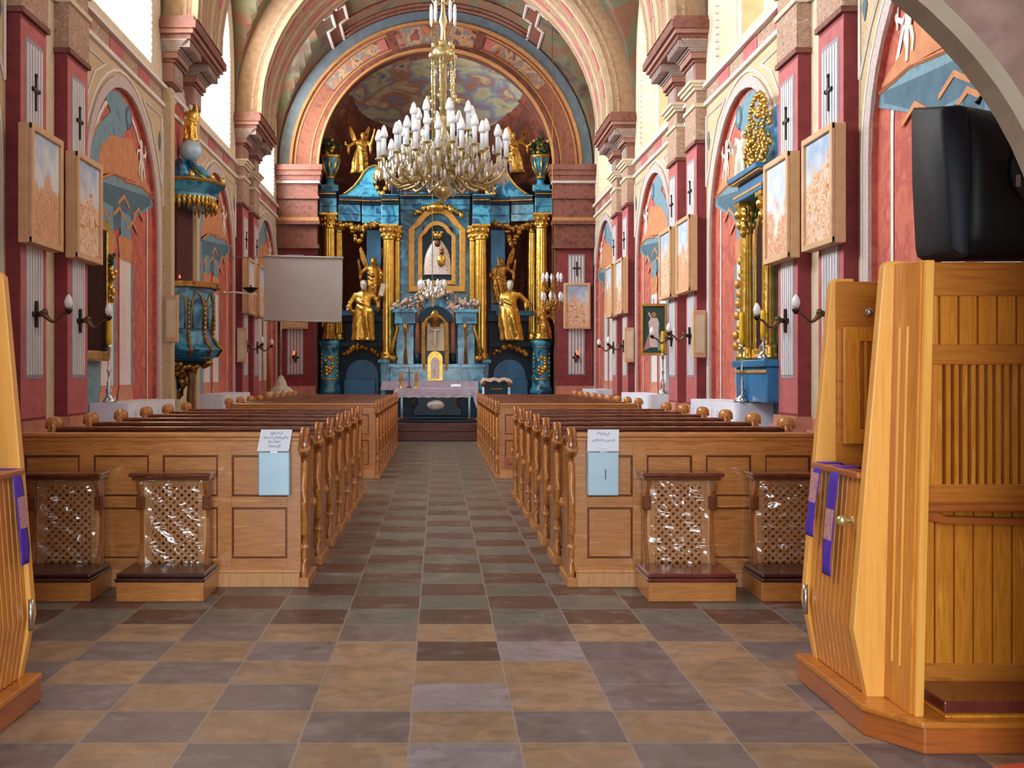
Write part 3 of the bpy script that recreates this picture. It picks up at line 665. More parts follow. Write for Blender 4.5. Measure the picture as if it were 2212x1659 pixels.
tag(G().box(1.02, 1.08, 16.66, 16.69, .17, .31).build('tin_box', 'rose_plaster', bevel=.004), 'small red tin beside the far right pew block end', 'box')
# notice boxes on the pew backs
def notice(xc, slot, label, plabel):
    D = 8.15
    t = thing('donation_box', label, 'box', (xc, 8.195, 0))
    G().box(-.11, .11, -.10, 0, .655, .962).build('box_body', 'steel_blue', t, bevel=.008)
    G().box(-.025, .025, -.107, -.10, .955, .985).build('clasp', 'silver', t)
    if slot: G().box(.012, .018, -.102, -.10, .77, .84).build('keyhole', 'iron', t)
    p = thing('paper_notice', plabel, 'notice', (xc, 8.195, 0))
    g = G(); g.add([(-.115, -.115, .968), (.105, -.115, .968), (.12, -.03, 1.115), (-.10, -.03, 1.115), (-.115, -.112, .966), (.105, -.112, .966), (.12, -.027, 1.112), (-.10, -.027, 1.112)],
                   [(0,1,2,3),(7,6,5,4),(0,4,5,1),(1,5,6,2),(2,6,7,3),(3,7,4,0)]); g.build('sheet', 'paper', p)
    g = G(); rnd = random.Random(5 if slot else 9)
    rows = [(.80, .05), (.5, .085)] if slot else [(.84, .045), (.64, .09), (.44, .05), (.24, .045)]
    for f, hw in rows:
        pts = []; x = -hw
        while x < hw:
            k = f+rnd.uniform(-.07, .07); pts.append((x+.004+k*.01, -.117+k*.085, .968+k*.147)); x += .0045
        for a in range(0, len(pts)-3, 4): g.tube(pts[a:a+4], .0016, 4)
    g.build('handwriting', 'ink_blue', p)
notice(px(594, 8.15), False, 'pale blue steel donation box on back of the left front pew', 'white notice with four lines of script above the left donation box')
notice(px(1301, 8.15), True, 'pale blue steel donation box with slot on right front pew', 'white notice with two lines of script above the right donation box')

# ================================================================ KNEELERS WITH LATTICE SCREENS
def kneeler(x, label, film, yb=8.15, w=.50, pad='brown_leather'):
    t = thing('kneeler', label, 'kneeler', (x, yb, 0), 0, 'lattice kneelers for confession behind the pews')
    h = w/2
    g = G(); g.box(-h-.03, h+.03, -.24, 0, .80, .83); g.box(-h-.015, h+.015, -.2, 0, .775, .80); g.build('armrest', 'oak_dark', t, bevel=.01)
    prof = [(0, .02), (-.12, .02), (-.13, .2), (-.06, .33), (-.05, .5), (-.09, .62), (-.15, .7), (-.19, .775), (0, .775)]
    for s in (-1, 1):
        g = G(); g.prism(prof, YZ, s*(h-.02)-.014, s*(h-.02)+.014); g.build('side_board', 'oak_up', t, bevel=.004, seg=1)
        G().box(s*(h-.02)-.03, s*(h-.02)+.03, -.115, -.09, .56, .66).build('bracket', 'oak_dark', t, bevel=.012)
    g = G()
    for q in ((-h+.03, -h+.09), (h-.09, h-.03)): g.box(*q, -.055, -.02, .12, .775)
    g.box(-h+.09, h-.09, -.055, -.02, .73, .775); g.box(-h+.09, h-.09, -.055, -.02, .12, .17)
    g.build('screen_frame', 'oak_light', t, bevel=.004, seg=1)
    g = G(); x0, x1, z0, z1 = -h+.085, h-.085, .165, .735; W, H = x1-x0, z1-z0
    for sgn, yy in ((1, -.046), (-1, -.036)):
        k = -H if sgn > 0 else 0
        off = -H
        step = .052
        while off < W:
            # line x = x0+off+t, z = z0+t (sgn>0) or z1-t
            ta, tb = max(0, -off), min(H, W-off)
            if tb-ta > .01:
                a = (x0+off+ta, z0+ta if sgn > 0 else z1-ta); b = (x0+off+tb, z0+tb if sgn > 0 else z1-tb)
                d = Vector((b[0]-a[0], b[1]-a[1])).normalized(); nn = Vector((-d.y, d.x))*.0085
                g.prism([(a[0]-nn.x, a[1]-nn.y), (b[0]-nn.x, b[1]-nn.y), (b[0]+nn.x, b[1]+nn.y), (a[0]+nn.x, a[1]+nn.y)], XZ, yy-.005, yy+.005)
            off += step
    g.build('lattice', 'oak_light', t)
    if film:
        rnd = random.Random(film); nx, nz = 18, 26
        rows = []
        for i in range(nz+1):
            rows.append([(-h+.045+(w-.09)*j/nx, -.066-.010*math.sin(j*.9+i*.55*film)-rnd.uniform(0, .008), .13+.64*i/nz) for j in range(nx+1)])
        g = G(); g.grid(rows, 0, True); g.build('plastic_wrap', 'plastic_film', t)['label'] = 'crumpled clear plastic sheet'
    g = G(); g.box(-h-.06+.02, h+.06-.02, -.50, -.0, 0, .13); g.build('base_box', 'oak', t, bevel=.006)
    g = G(); g.box(-h-.05, h+.05, -.52, -.02, .13, .155); g.box(-h-.04, h+.04, -.5, -.03, .155, .185); o = g.build('pad', pad, t, bevel=.02, seg=3)
    return t
mat('red_leather', [(96, 40, 34), (120, 56, 48)], 6, .22, coat=.5)
kneeler(px(1462, 8.15), 'kneeler with film-wrapped lattice and red-brown pad on back of right front pew', 1.0, pad='red_leather')
kneeler(px(1692, 8.15), 'shaded lattice kneeler half hidden by the confessional with purple stoles', 1.3)
kneeler(px(382, 8.15), 'lattice kneeler with glinting wrap and dark pad on left front pew', 1.7)
kneeler(px(152, 8.15), 'dark lattice kneeler at far left edge behind the left confessional', 2.1)

# ================================================================ CONFESSIONALS
def gable_profile(zt=1.97):
    """outline in x (towards the aisle = negative) and z"""
    return [(-.07, .125), (-.13, .41), (-.075, 1.1), (.0, zt-.02), (.02, zt), (.11, zt), (.11, .125)]
def confessional(x, y, label, mirror=False):
    """x: x of the gable tops' aisle edge, y: front (near) edge. Local x grows away from the aisle"""
    t = thing('confessional', label, 'confessional', (x, y, 0))
    m = -1 if mirror else 1
    FX = lambda a, b, c: (m*a, c, b)
    def bx(g, x0, x1, y0, y1, z0, z1, mm=0): g.box(*sorted((m*x0, m*x1)), y0, y1, z0, z1, mm)
    g = G(); pl = [(-.13, 1.14), (-.13, .25), (.02, .0), (1.5, .0), (1.5, 1.14)]
    g.prism([(m*a, b) for a, b in pl], XYZ, 0, .105, 0)
    pl2 = [(a-.012 if a < 1 else a, b-.012) for a, b in pl]
    g.prism([(m*a, b) for a, b in pl2], XYZ, .105, .13, 1); g.build('platform', ['honey_red', 'honey_across'], t, bevel=.008)
    for yy in (.36, 1.02):                                  # the two gable boards
        g = G(); g.prism(gable_profile(1.985 if yy < 1 else 1.965), FX, yy, yy+.06); g.build('gable_board', 'honey_light', t, bevel=.006)
    # near partition wall that faces the viewer: rails, planks, slats
    X0, X1, yf = .10, 1.48, .40
    g = G()
    bx(g, X0, X1, yf, yf+.04, 1.84, 1.985); bx(g, X0, X1, yf-.004, yf+.04, 1.545, 1.63); bx(g, X0, X1, yf, yf+.04, .93, 1.03)
    bx(g, X0, X1, yf, yf+.04, .13, .26); bx(g, X0, X0+.09, yf+.002, yf+.04, .2, 1.9)
    g.build('rail', 'honey_across', t, bevel=.004, seg=1)
    g = G(); k = 0; xx = X0+.08
    while xx < X1-.05:
        bx(g, xx, xx+.074, yf+.010, yf+.03, 1.62, 1.85); bx(g, xx-.02, xx+.054, yf+.010, yf+.03, .25, .94); xx += .083
    bx(g, X0+.02, X1, yf+.032, yf+.038, .25, .94, 1); bx(g, X0+.02, X1, yf+.033, yf+.038, 1.6, 1.86, 1)
    g.build('planking', ['honey', 'honey_red'], t, bevel=.006, seg=1)
    g = G(); xx = X0+.15
    while xx < X1-.05: bx(g, xx, xx+.019, yf+.005, yf+.032, 1.02, 1.56); xx += .036
    bx(g, X0+.09, X0+.15, yf+.002, yf+.034, 1.02, 1.56); bx(g, X0+.1, X1, yf+.06, yf+.068, 1.0, 1.58, 1); g.build('grille', ['honey', 'honey_red'], t, bevel=.003, seg=1)
    g = G(); bx(g, X0, X1, yf-.11, yf, .925, .955); A = [(X0, .925), (X0+.12, .925), (X0+.16, .90), (X0+.5, .89), (X1, .90), (X1, .87), (X0+.5, .86), (X0+.15, .865), (X0+.1, .88), (X0, .88)]
    g.prism(A, FX, yf-.06, yf); g.build('armrest', 'honey_red', t, bevel=.008)
    g = G(); bx(g, X0+.02, X1, yf-.36, yf, .13, .145, 1); bx(g, X0+.03, X1, yf-.33, yf-.02, .145, .19); g.build('kneeling_pad', ['red_leather', 'honey'], t, bevel=.018, seg=3)
    # short wing that shelters the penitent: outer face towards the aisle, bright front edge
    Wp = lambda a, b, c: (m*(.055+c-.045*(1.98-b)/1.85), a, b)
    g = G(); prof = [(.06, .13), (.06, 1.96), (.40, 1.975), (.40, .13)]
    g.prism(prof, Wp, 0, .035, 0); g.prism([(a+.03 if a < .3 else a, b) for a, b in prof], Wp, -.01, 0, 1)
    for q in (.19, .27): g.prism([(q, .3), (q+.012, .3), (q+.012, 1.7), (q, 1.7)], Wp, -.018, -.008, 0)
    g.build('side_wing', ['honey_light', 'honey'], t, bevel=.004, seg=1)
    # far partition with framed slat window, seen across the priest's half door
    yf2 = 1.01
    g = G(); bx(g, .02, .24, yf2, yf2+.02, .13, 1.95); bx(g, .02, 1.48, yf2, yf2+.02, 1.75, 1.95); bx(g, .24, 1.48, yf2+.004, yf2+.02, .13, 1.75, 1)
    xx = .24
    while xx < 1.4: bx(g, xx, xx+.076, yf2-.004, yf2+.01, 1.0, 1.75); xx += .083
    g.build('far_partition', ['honey_across', 'honey_red'], t, bevel=.004, seg=1)
    g = G(); 
    for q in ((.045, .56, 1.66, 1.73), (.045, .56, 1.17, 1.24), (.045, .12, 1.17, 1.73), (.50, .56, 1.17, 1.73)): bx(g, q[0], q[1], yf2-.05, yf2-.02, q[2], q[3])
    xx = .14
    while xx < .48: bx(g, xx, xx+.016, yf2-.045, yf2-.025, 1.24, 1.66); xx += .037
    g.build('slat_window', 'honey', t, bevel=.004, seg=1)
    g = G(); bx(g, .9, 1.48, .46, 1.0, .13, .55); g.build('bench', 'honey_red', t)
    g = G(); bx(g, 1.44, 1.5, .0+.3, 1.13, .13, 1.95); g.build('back_wall', 'honey_red', t)
    # half door of vertical boards, bulging like the gables
    dx = lambda z: -.11+(.05*(z-.41)/.7 if z > .41 else .04*(.41-z)/.28)
    g = G(); rows = []
    zs = [.135, .41, .8, 1.05]
    y = .43
    while y < 1.01:
        y2 = min(y+.058, 1.015)
        g.grid([[(m*(dx(z)+.03), y+.004, z) for z in zs], [(m*dx(z), y+.010, z) for z in zs], [(m*dx(z), y2-.010, z) for z in zs], [(m*(dx(z)+.03), y2-.004, z) for z in zs]], 0, False)
        y = y2
    g.grid([[(m*(dx(z)+.025), .42, z) for z in zs], [(m*(dx(z)+.025), 1.02, z) for z in zs]], 0, False)
    d = g.build('half_door', 'honey', t)
    g = G(); bx(g, dx(1.05)-.03, dx(1.05)+.06, .42, 1.04, 1.05, 1.08); g.build('door_ledge', 'honey_red', d, bevel=.008)
    g = G(); g.ball((m*(dx(.85)-.045), .52, .86), .024, 12); g.tube([(m*dx(.85), .52, .86), (m*(dx(.85)-.04), .52, .86)], .009); g.ball((m*dx(.85), .52, .86), (.006, .02, .02), 10); g.build('door_knob', 'brass_pale', d)
    for z in (.42, .88):
        g = G(); g.tube([(m*(dx(z)-.02), 1.005, z-.07), (m*(dx(z)-.02), 1.005, z+.07)], .012, 8); g.build('hinge', 'silver', d)
    g = G(); g.ball((m*.16, .96, 1.80), .022, 10); g.tube([(m*.16, 1.01, 1.80), (m*.16, .95, 1.80)], .007); g.build('coat_hook', 'silver', t)
    return t, dx
CR, DX = confessional(1.96, 4.57, 'honey oak confessional on the right under the black covered box')
CL, _ = confessional(-1.90, 4.20, 'honey oak confessional cut by the left edge of the picture', True)
def stole(name_label, x, y0, zt, zb, w, m, slant=0, over=.12):
    t = thing('stole', name_label, 'stole', (x, y0, 0))
    # draped over the ledge: inner flap, top, outer strip hanging along the door
    g = G(); n = 14
    path = [(.085, zt-over), (.08, zt-.02), (.06, zt+.006), (-.03, zt+.006), (-.042, zt-.02)]
    for i in range(1, n+1): path.append((-.045-.035*min(1, i/n*1.2), zt-.02-(zt-.02-zb)*i/n))
    rows = [[(m*a, yy+.004*math.sin(z*30+q), z) for a, z in path] for q, yy in enumerate((0, w*.25, w*.5, w*.75, w))]
    g.grid(rows, 0, True)
    o = g.build('cloth', 'purple_cloth', t); s = o.modifiers.new('thick', 'SOLIDIFY'); s.thickness = .004
    z1 = zb+.16; g = G(); f = lambda z: -.05-.035*min(1, (zt-.02-z)/(zt-.02-zb)*1.2)
    g.add([(m*f(z1), -.001, z1), (m*f(z1), w+.001, z1), (m*f(z1+.14), w+.001, z1+.14), (m*f(z1+.14), -.001, z1+.14)], [(0, 1, 2, 3)])
    g.build('braid_band', 'purple_braid', t)['label'] = 'violet and gold woven band'
    return t
stole('short purple stole draped over the right confessional half door', 1.91, 5.46, 1.075, .735, .10, 1)
stole('longer purple stole on the right confessional door, nearer the knob', 1.91, 5.22, 1.075, .59, .105, 1)
stole('purple stole hanging on the door of the left confessional', -1.85, 5.09, 1.075, .66, .10, -1)
# black cloth-covered box on the right confessional
t = thing('equipment_box', 'large black cloth covered box with carrying bar on top of right confessional', 'box', (2.23, 4.9, 1.99))
g = G(); rows = []
for (x, s_, z0, z1) in [(.0, .86, .08, .68), (.015, .95, .04, .70), (.05, 1.0, .015, .705), (.08, 1.0, .012, .695)]:
    rows.append([(x-(.035*math.sin(PI*k/8)) if x < .05 else x, yy, zz) for k, (yy, zz) in enumerate([(.18-.18*s_, z0), (.18-.195*s_, z0+(z1-z0)*.25), (.18-.20*s_, (z0+z1)/2), (.18-.19*s_, z0+(z1-z0)*.75), (.18-.17*s_, z1-.05), (.18+.17*s_, z1+.02), (.18+.18*s_, (z0+z1)/2), (.18+.17*s_, z0)])])
g.grid(rows, 0, True, True, True); g.build('rim_panel', 'navy_cloth', t, bevel=.01)
g = G(); rows = []
for i in range(13):
    x = .08+.75*i/12; f = i/12
    n = 28; r = []
    for k in range(n):
        a = 2*PI*k/n; wy = .185-.03*f*f+.007*math.sin(i*1.9); hz = .335-.07*f
        q = (abs(math.cos(a))**4+abs(math.sin(a))**4)**-.25
        rr = 1+.02*math.sin(5*a+f*4)+.012*math.sin(11*a-f*7)
        r.append((x, .18+wy*q*math.cos(a)*rr, .012+hz+hz*q*math.sin(a)*rr if math.sin(a) > 0 else .012+hz+hz*q*math.sin(a)))
    rows.append(r)
g.grid(rows, 0, True, True, True); g.build('cloth_cover', 'black_cloth', t)
g = G(); g.tube([(.17, .12, .69), (.19, .12, .72), (.48, .12, .65), (.5, .12, .60)], .014, 8); g.build('carrying_bar', 'black_paint', t)
g = G(); g.ball((.40, .0, .38), (.16, .05, .17), 16); g.build('handle_hub', 'black_paint', t)
g = G(); g.box(.255, .275, -.045, -.03, .30, .35); g.tube([(.285, -.05, .27), (.32, -.06, .245), (.36, -.06, .25)], .005, 6); g.build('buckle', 'silver', t)['label'] = 'pale metal buckle and cord'
# coral disc just inside the lower right corner
g = G(); g.lathe([(.0, .0), (.36, .0), (.37, .02), (.355, .035), (0, .036)], (0, 0, 0), 36); o = g.build('floor_cushion', 'coral', None, (2.32, 4.02, 0))
tag(o, 'orange-red round mat cut by the lower right corner', 'mat')
# ================================================================ STATION PAINTINGS, CROSSES, SCONCES
def station(s, yc, label, mm, w=.98, zc=3.45, h=1.22, X=PX_, flat=False):
    """framed station; faces the nave axis. flat: faces the viewer (chancel piers)"""
    t = thing('framed_painting', label, 'painting', (s*X, yc, zc))
    if flat: t.rotation_euler = (0, 0, 0); F = lambda a, b, c: (a, -c, b)
    else: F = lambda a, b, c: (-s*c, a, b)
    hw, hh = w/2, h/2; d0 = .012 if not flat else .165
    g = G()
    def b(g, a0, a1, b0, b1, c0, c1, m=0): g.prism([(a0, b0), (a1, b0), (a1, b1), (a0, b1)], F, c0, c1, m)
    b(g, -hw, hw, -hh, hh, d0, d0+.11)
    for q in ((-hw, hw, hh-.07, hh), (-hw, hw, -hh, -hh+.07), (-hw, -hw+.07, -hh, hh), (hw-.07, hw, -hh, hh)): b(g, *q, d0+.11, d0+.15)
    g.build('frame', 'tan_frame', t, bevel=.01)
    g = G(); b(g, -hw+.06, hw-.06, -hh+.06, hh-.06, d0+.11, d0+.118); g.build('canvas', mm, t)
    return t
mat('tan_frame', [(206, 162, 118), (222, 180, 138)], 6, .6)
def cross(s, yc, label, z=4.28, X=PX_-.025):
    t = thing('wall_cross', label, 'cross', (s*X, yc, z), 0, 'small black crosses above the stations')
    g = G(); g.box(-.012, .012, -.014, .014, 0, .36); g.box(-.012, .012, -.09, .09, .2, .235)
    for q in ((-.09, .217), (.09, .217)): g.ball((0, q[0], q[1]), .025, 8)
    g.ball((0, 0, .37), .025, 8); g.build('bars', 'iron', t)
    return t
def sconce(s, yc, label, z=2.14, lit=None, X=PX_-.02, flat=False, bulb=True):
    t = thing('wall_sconce', label, 'wall lamp', (s*X, yc, z), 0, 'bronze candle arms below the stations')
    if flat: F = lambda a, b, c: (a, -c, b)
    else: F = lambda a, b, c: (-s*c, a, b)
    g = G()
    g.prism([(-.022, -.14), (.022, -.14), (.03, -.03), (.1, -.025), (.1, .025), (.03, .03), (.022, .14), (-.022, .14), (-.03, .03), (-.1, .025), (-.1, -.025), (-.03, -.03)], F, 0, .03); g.build('cross_plate', 'iron', t, bevel=.006)
    g = G(); pts = [F(0, 0, .03)] + [F(0, .03*math.sin(k*.9)-.05*math.sin(PI*k/10), .03+.30*k/10) for k in range(1, 11)]+[F(0, .02, .35)]
    g.tube(pts, [.022, .03, .034, .03, .02, .016, .014, .014, .014, .014, .016, .018], 8); g.ball(F(0, .02, .1), .04, 8)
    g.build('arm', 'bronze', t)
    g = G(); c = F(0, .03, .35); g.lathe([(.01, -.03), (.03, -.01), (.045, .02), (.04, .025), (.015, .01), (.012, .04)], c, 12); g.build('drip_cup', 'iron', t)
    g = G(); 
    if lit == 'red': g.lathe([(.014, .03), (.03, .06), (.028, .10), (.008, .15)], c, 10); g.build('candle_bulb', 'red_glow', t)
    elif bulb: g.lathe([(.015, .03), (.04, .06), (.046, .10), (.03, .15), (.008, .18)], c, 12); g.build('candle_bulb', 'bulb_white', t)
    return t
ST = {(-1, 0): (12.19, 13.68), (-1, 2): (25.59, 27.08), (1, 0): (12.19, 13.68), (1, 1): (18.89, 20.38), (1, 2): (25.59, 27.08)}
nm = 0
PLC = {(-1, 0, 0): 'at the left edge of the picture', (-1, 0, 1): 'second from the left edge, beside the nearest left arch',
       (-1, 2, 0): 'beyond the pulpit on the left wall', (-1, 2, 1): 'on the left wall just left of the grey screen',
       (1, 0, 0): 'nearest on the right wall, beside the black covered box', (1, 0, 1): 'on the right wall overlapping the blue side altar',
       (1, 1, 0): 'on the right wall, just beyond the blue side altar', (1, 1, 1): 'just right of the green picture of a robed figure',
       (1, 2, 0): 'beyond the green picture on the right wall', (1, 2, 1): 'farthest along the right wall'}
for (s, k), ys in ST.items():
    for j, y in enumerate(ys):
        p = PLC[(s, k, j)]
        station(s, y, 'tan framed relief-edged painting ' + p, 'station_'+'abc'[nm % 3] if nm != 3 else 'station_b'); nm += 1
        cross(s, y, 'black cross above the painting ' + p)
        sconce(s, y, 'bronze candle arm below the painting ' + p)
for s in (-1, 1):
    y = YE
    o = station(s, y-.0, 'tan framed painting on the %s pier of the chancel arch' % SD[s], 'station_b', .72, 3.38, 1.25, 3.85, True)
    t = sconce(s, y-.16, 'candle arm with red light on the %s chancel pier' % SD[s], 1.98, 'red', 3.83, True)
    cross(s, y-.18, 'black cross on the %s chancel pier' % SD[s], 4.2, 3.85).rotation_euler = (0, 0, PI/2)
# grey alarm or loudspeaker boxes on pilaster edges
for (s, y, z, lab) in ((-1, 18.6, 2.6, 'cream box speaker on the left wall before the pulpit'), (-1, 25.2, 2.35, 'cream box speaker on the left wall beyond the pulpit'),
                  (1, 18.42, 2.35, 'cream box speaker on the right wall beyond the blue side altar'), (1, 25.12, 2.35, 'cream box speaker on the right wall beyond the green picture')):
    t = thing('wall_speaker', lab, 'speaker', (s*4.2, y, z))
    g = G(); g.box(-.10, .10, -.12, -.0, -.75/2-.2, .75/2-.2); g.build('case', 'tan_frame', t, bevel=.01)
    g = G(); g.box(-.07, .07, -.125, -.12, -.5, .1); g.build('grille', 'cream_plaster', t)
# ================================================================ SIDE ALTARS
def cloth_table(s, yc, L, label, clabel, depth=.55, zt=1.14, xe=3.90):
    x0 = s*xe; x1 = s*(xe+depth-.06)
    t = thing('side_altar', label, 'altar', (0, yc, 0))
    g = G(); g.box(*sorted((x0+s*.05, x1)), -L/2+.12, L/2-.12, 0, .98); g.build('altar_block', 'blue_marble' if s > 0 else 'mural_blue', t, bevel=.01)
    g = G(); g.box(*sorted((x0+s*.01, x1)), -L/2, L/2, 1.08, zt-.012); g.box(*sorted((x0+s*.03, x1)), -L/2+.06, L/2-.06, .98, 1.08); g.build('altar_top', 'pink_stone', t, bevel=.01)
    c = thing('altar_cloth', clabel, 'tablecloth', (0, yc, 0))
    g = G(); n = 40; H = .40
    per = []
    # top sheet and hanging skirt with gentle folds round three sides
    path = [(x1, -L/2-.02)]+[(x0+(x1-x0)*(1-k/6), -L/2-.02) for k in range(1, 7)]+[(x0-s*.005, -L/2+L*k/n) for k in range(1, n)]+[(x0+(x1-x0)*k/6, L/2+.02) for k in range(0, 7)]
    rows = []
    for f in (0, .3, .6, 1):
        r = []
        for i, (x, y) in enumerate(path):
            wv = .012*f*math.sin(i*1.3)+.02*f
            dx = -s*wv if 7 <= i < 7+n-1 else 0; dy = (-wv if i < 7 else (wv if i >= 6+n else 0))
            hem = H*(1-(.08 if (i in (6, 7) or i in (5+n, 6+n)) else 0))+(.035*abs(math.sin(i*.8)) if f == 1 else 0)
            r.append((x+dx, y+dy, zt-f*hem))
        rows.append(r)
    g.grid(rows, 0, True)
    g.add([(x1, -L/2-.02, zt), (x0, -L/2-.02, zt), (x0, L/2+.02, zt), (x1, L/2+.02, zt)], [(0, 1, 2, 3)], 0)
    g.build('cloth', 'linen', c)
    g = G()
    k = -L/2+.25
    while k < L/2-.2:                                # pale embroidered motifs on the nave side
        for q in range(3): g.ball((x0-s*.032, k+(.03 if q == 1 else 0), zt-.14-q*.045), (.004, .018, .02), 6)
        k += .3
    g.build('embroidery', 'lace_pink', c)
    return t
mat('lace_pink', [(226, 190, 190), (214, 176, 190)], 12, .8)
cloth_table(-1, 16.1, 2.6, 'side altar block in the nearest left arch', 'white cloth with embroidered drops on the nearest left side altar')
cloth_table(1, 16.25, 2.6, 'blue marbled side altar block below the gilt column', 'white embroidered cloth on the side altar of the blue retable')
cloth_table(-1, 22.98, 2.8, 'side altar block in the second left arch past the pulpit', 'white cloth on the left side altar beyond the pulpit')
cloth_table(1, 22.7, 3.0, 'side altar block under the green picture of a robed figure', 'white cloth on the side altar below the green picture')
cloth_table(1, 29.6, 2.2, 'farthest side altar block on the right', 'white cloth on the farthest right side altar')
def candlestick(x, y, z, label, h=.75, ch=.42, cm='candle_yellow'):
    t = thing('candlestick', label, 'candlestick', (x, y, z), 0, 'tall silver candlesticks on the side altars')
    g = G(); P = [(.085, 0), (.08, .03), (.05, .06), (.03, .12), (.045, .16), (.018, .2), (.03, .26), (.014, .3), (.014, h*.5), (.03, h*.55), (.014, h*.6), (.012, h*.85), (.03, h*.9), (.02, h*.95), (.05, h), (.01, h)]
    g.lathe(P, n=12)
    for k in range(3):
        a = 2*PI*k/3+.4; g.tube([(0, 0, .08), (.07*math.cos(a), .07*math.sin(a), .05), (.10*math.cos(a), .10*math.sin(a), .0)], [.02, .016, .02], 6)
    g.build('stem', 'silver', t)
    g = G(); g.lathe([(.032, h), (.04, h+.1), (.034, h+.25), (.036, h+ch-.04), (.028, h+ch), (.005, h+ch)], n=12); g.build('candle', cm, t)
    return t
candlestick(-4.22, 15.05, 1.14, 'silver candlestick with yellow candle on the nearest left side altar')
candlestick(4.0, 15.0, 1.14, 'silver candlestick with yellow candle in front of the gilt column')
candlestick(4.08, 14.3, 1.69, 'short silver candlestick with yellow candle before the dark picture of the blue altar', .25, .36)
candlestick(4.22, 21.4, 1.14, 'silver candlestick with yellow candle beside the green picture')
# large gilt framed dark painting of the left side altar
def gilt_frame(s, yc, z0, z1, w, label, d=.12, arch=False, xw=4.40):
    t = thing('gilt_painting', label, 'painting', (s*xw, yc, z0)); F = lambda a, b, c: (-s*c, a, b); H = z1-z0; h = w/2
    g = G()
    if arch: ring(g, F, 0, H-h*.6, h-.13, h, .08, 0, d, 0, 16); g.prism([(-h, 0), (h, 0), (h, .13), (-h, .13)], F, 0, d+.02)
    else:
        for q in ((-h, h, 0, .13), (-h, h, H-.13, H), (-h, -h+.13, 0, H), (h-.13, h, 0, H)): g.prism([(q[0], q[2]), (q[1], q[2]), (q[1], q[3]), (q[0], q[3])], F, 0, d)
    g.build('frame', 'gold', t, bevel=.02)
    g = G(); hh = H-h*.6 if arch else H
    pl = [(-h+.1, .1), (h-.1, .1), (h-.1, hh-.1)]+(arc(0, hh, h-.1, 0, PI, 10) if arch else [])+[(-h+.1, hh-.1)]
    g.prism(pl, F, .01, d-.02); g.build('canvas', 'picture_dark', t)
    return t
GP = gilt_frame(-1, 14.68, 1.68, 3.5, 1.2, 'gilt framed dark painting in the nearest left arch', .14)
g = G(); rnd = random.Random(12)
for k in range(16): g.ball((rnd.uniform(-.03, .03), rnd.uniform(-.04, .04), -.2+.027*k), (.035, .045, .04), 6)
for k in range(8): g.ball((rnd.uniform(-.03, .03), rnd.uniform(-.04, .04), .26+.02*k), (.03, .035, .03), 6, 1)
g.build('gilt_ornament', ['gold', 'leaf'], GP, (.18, .52, 1.0))
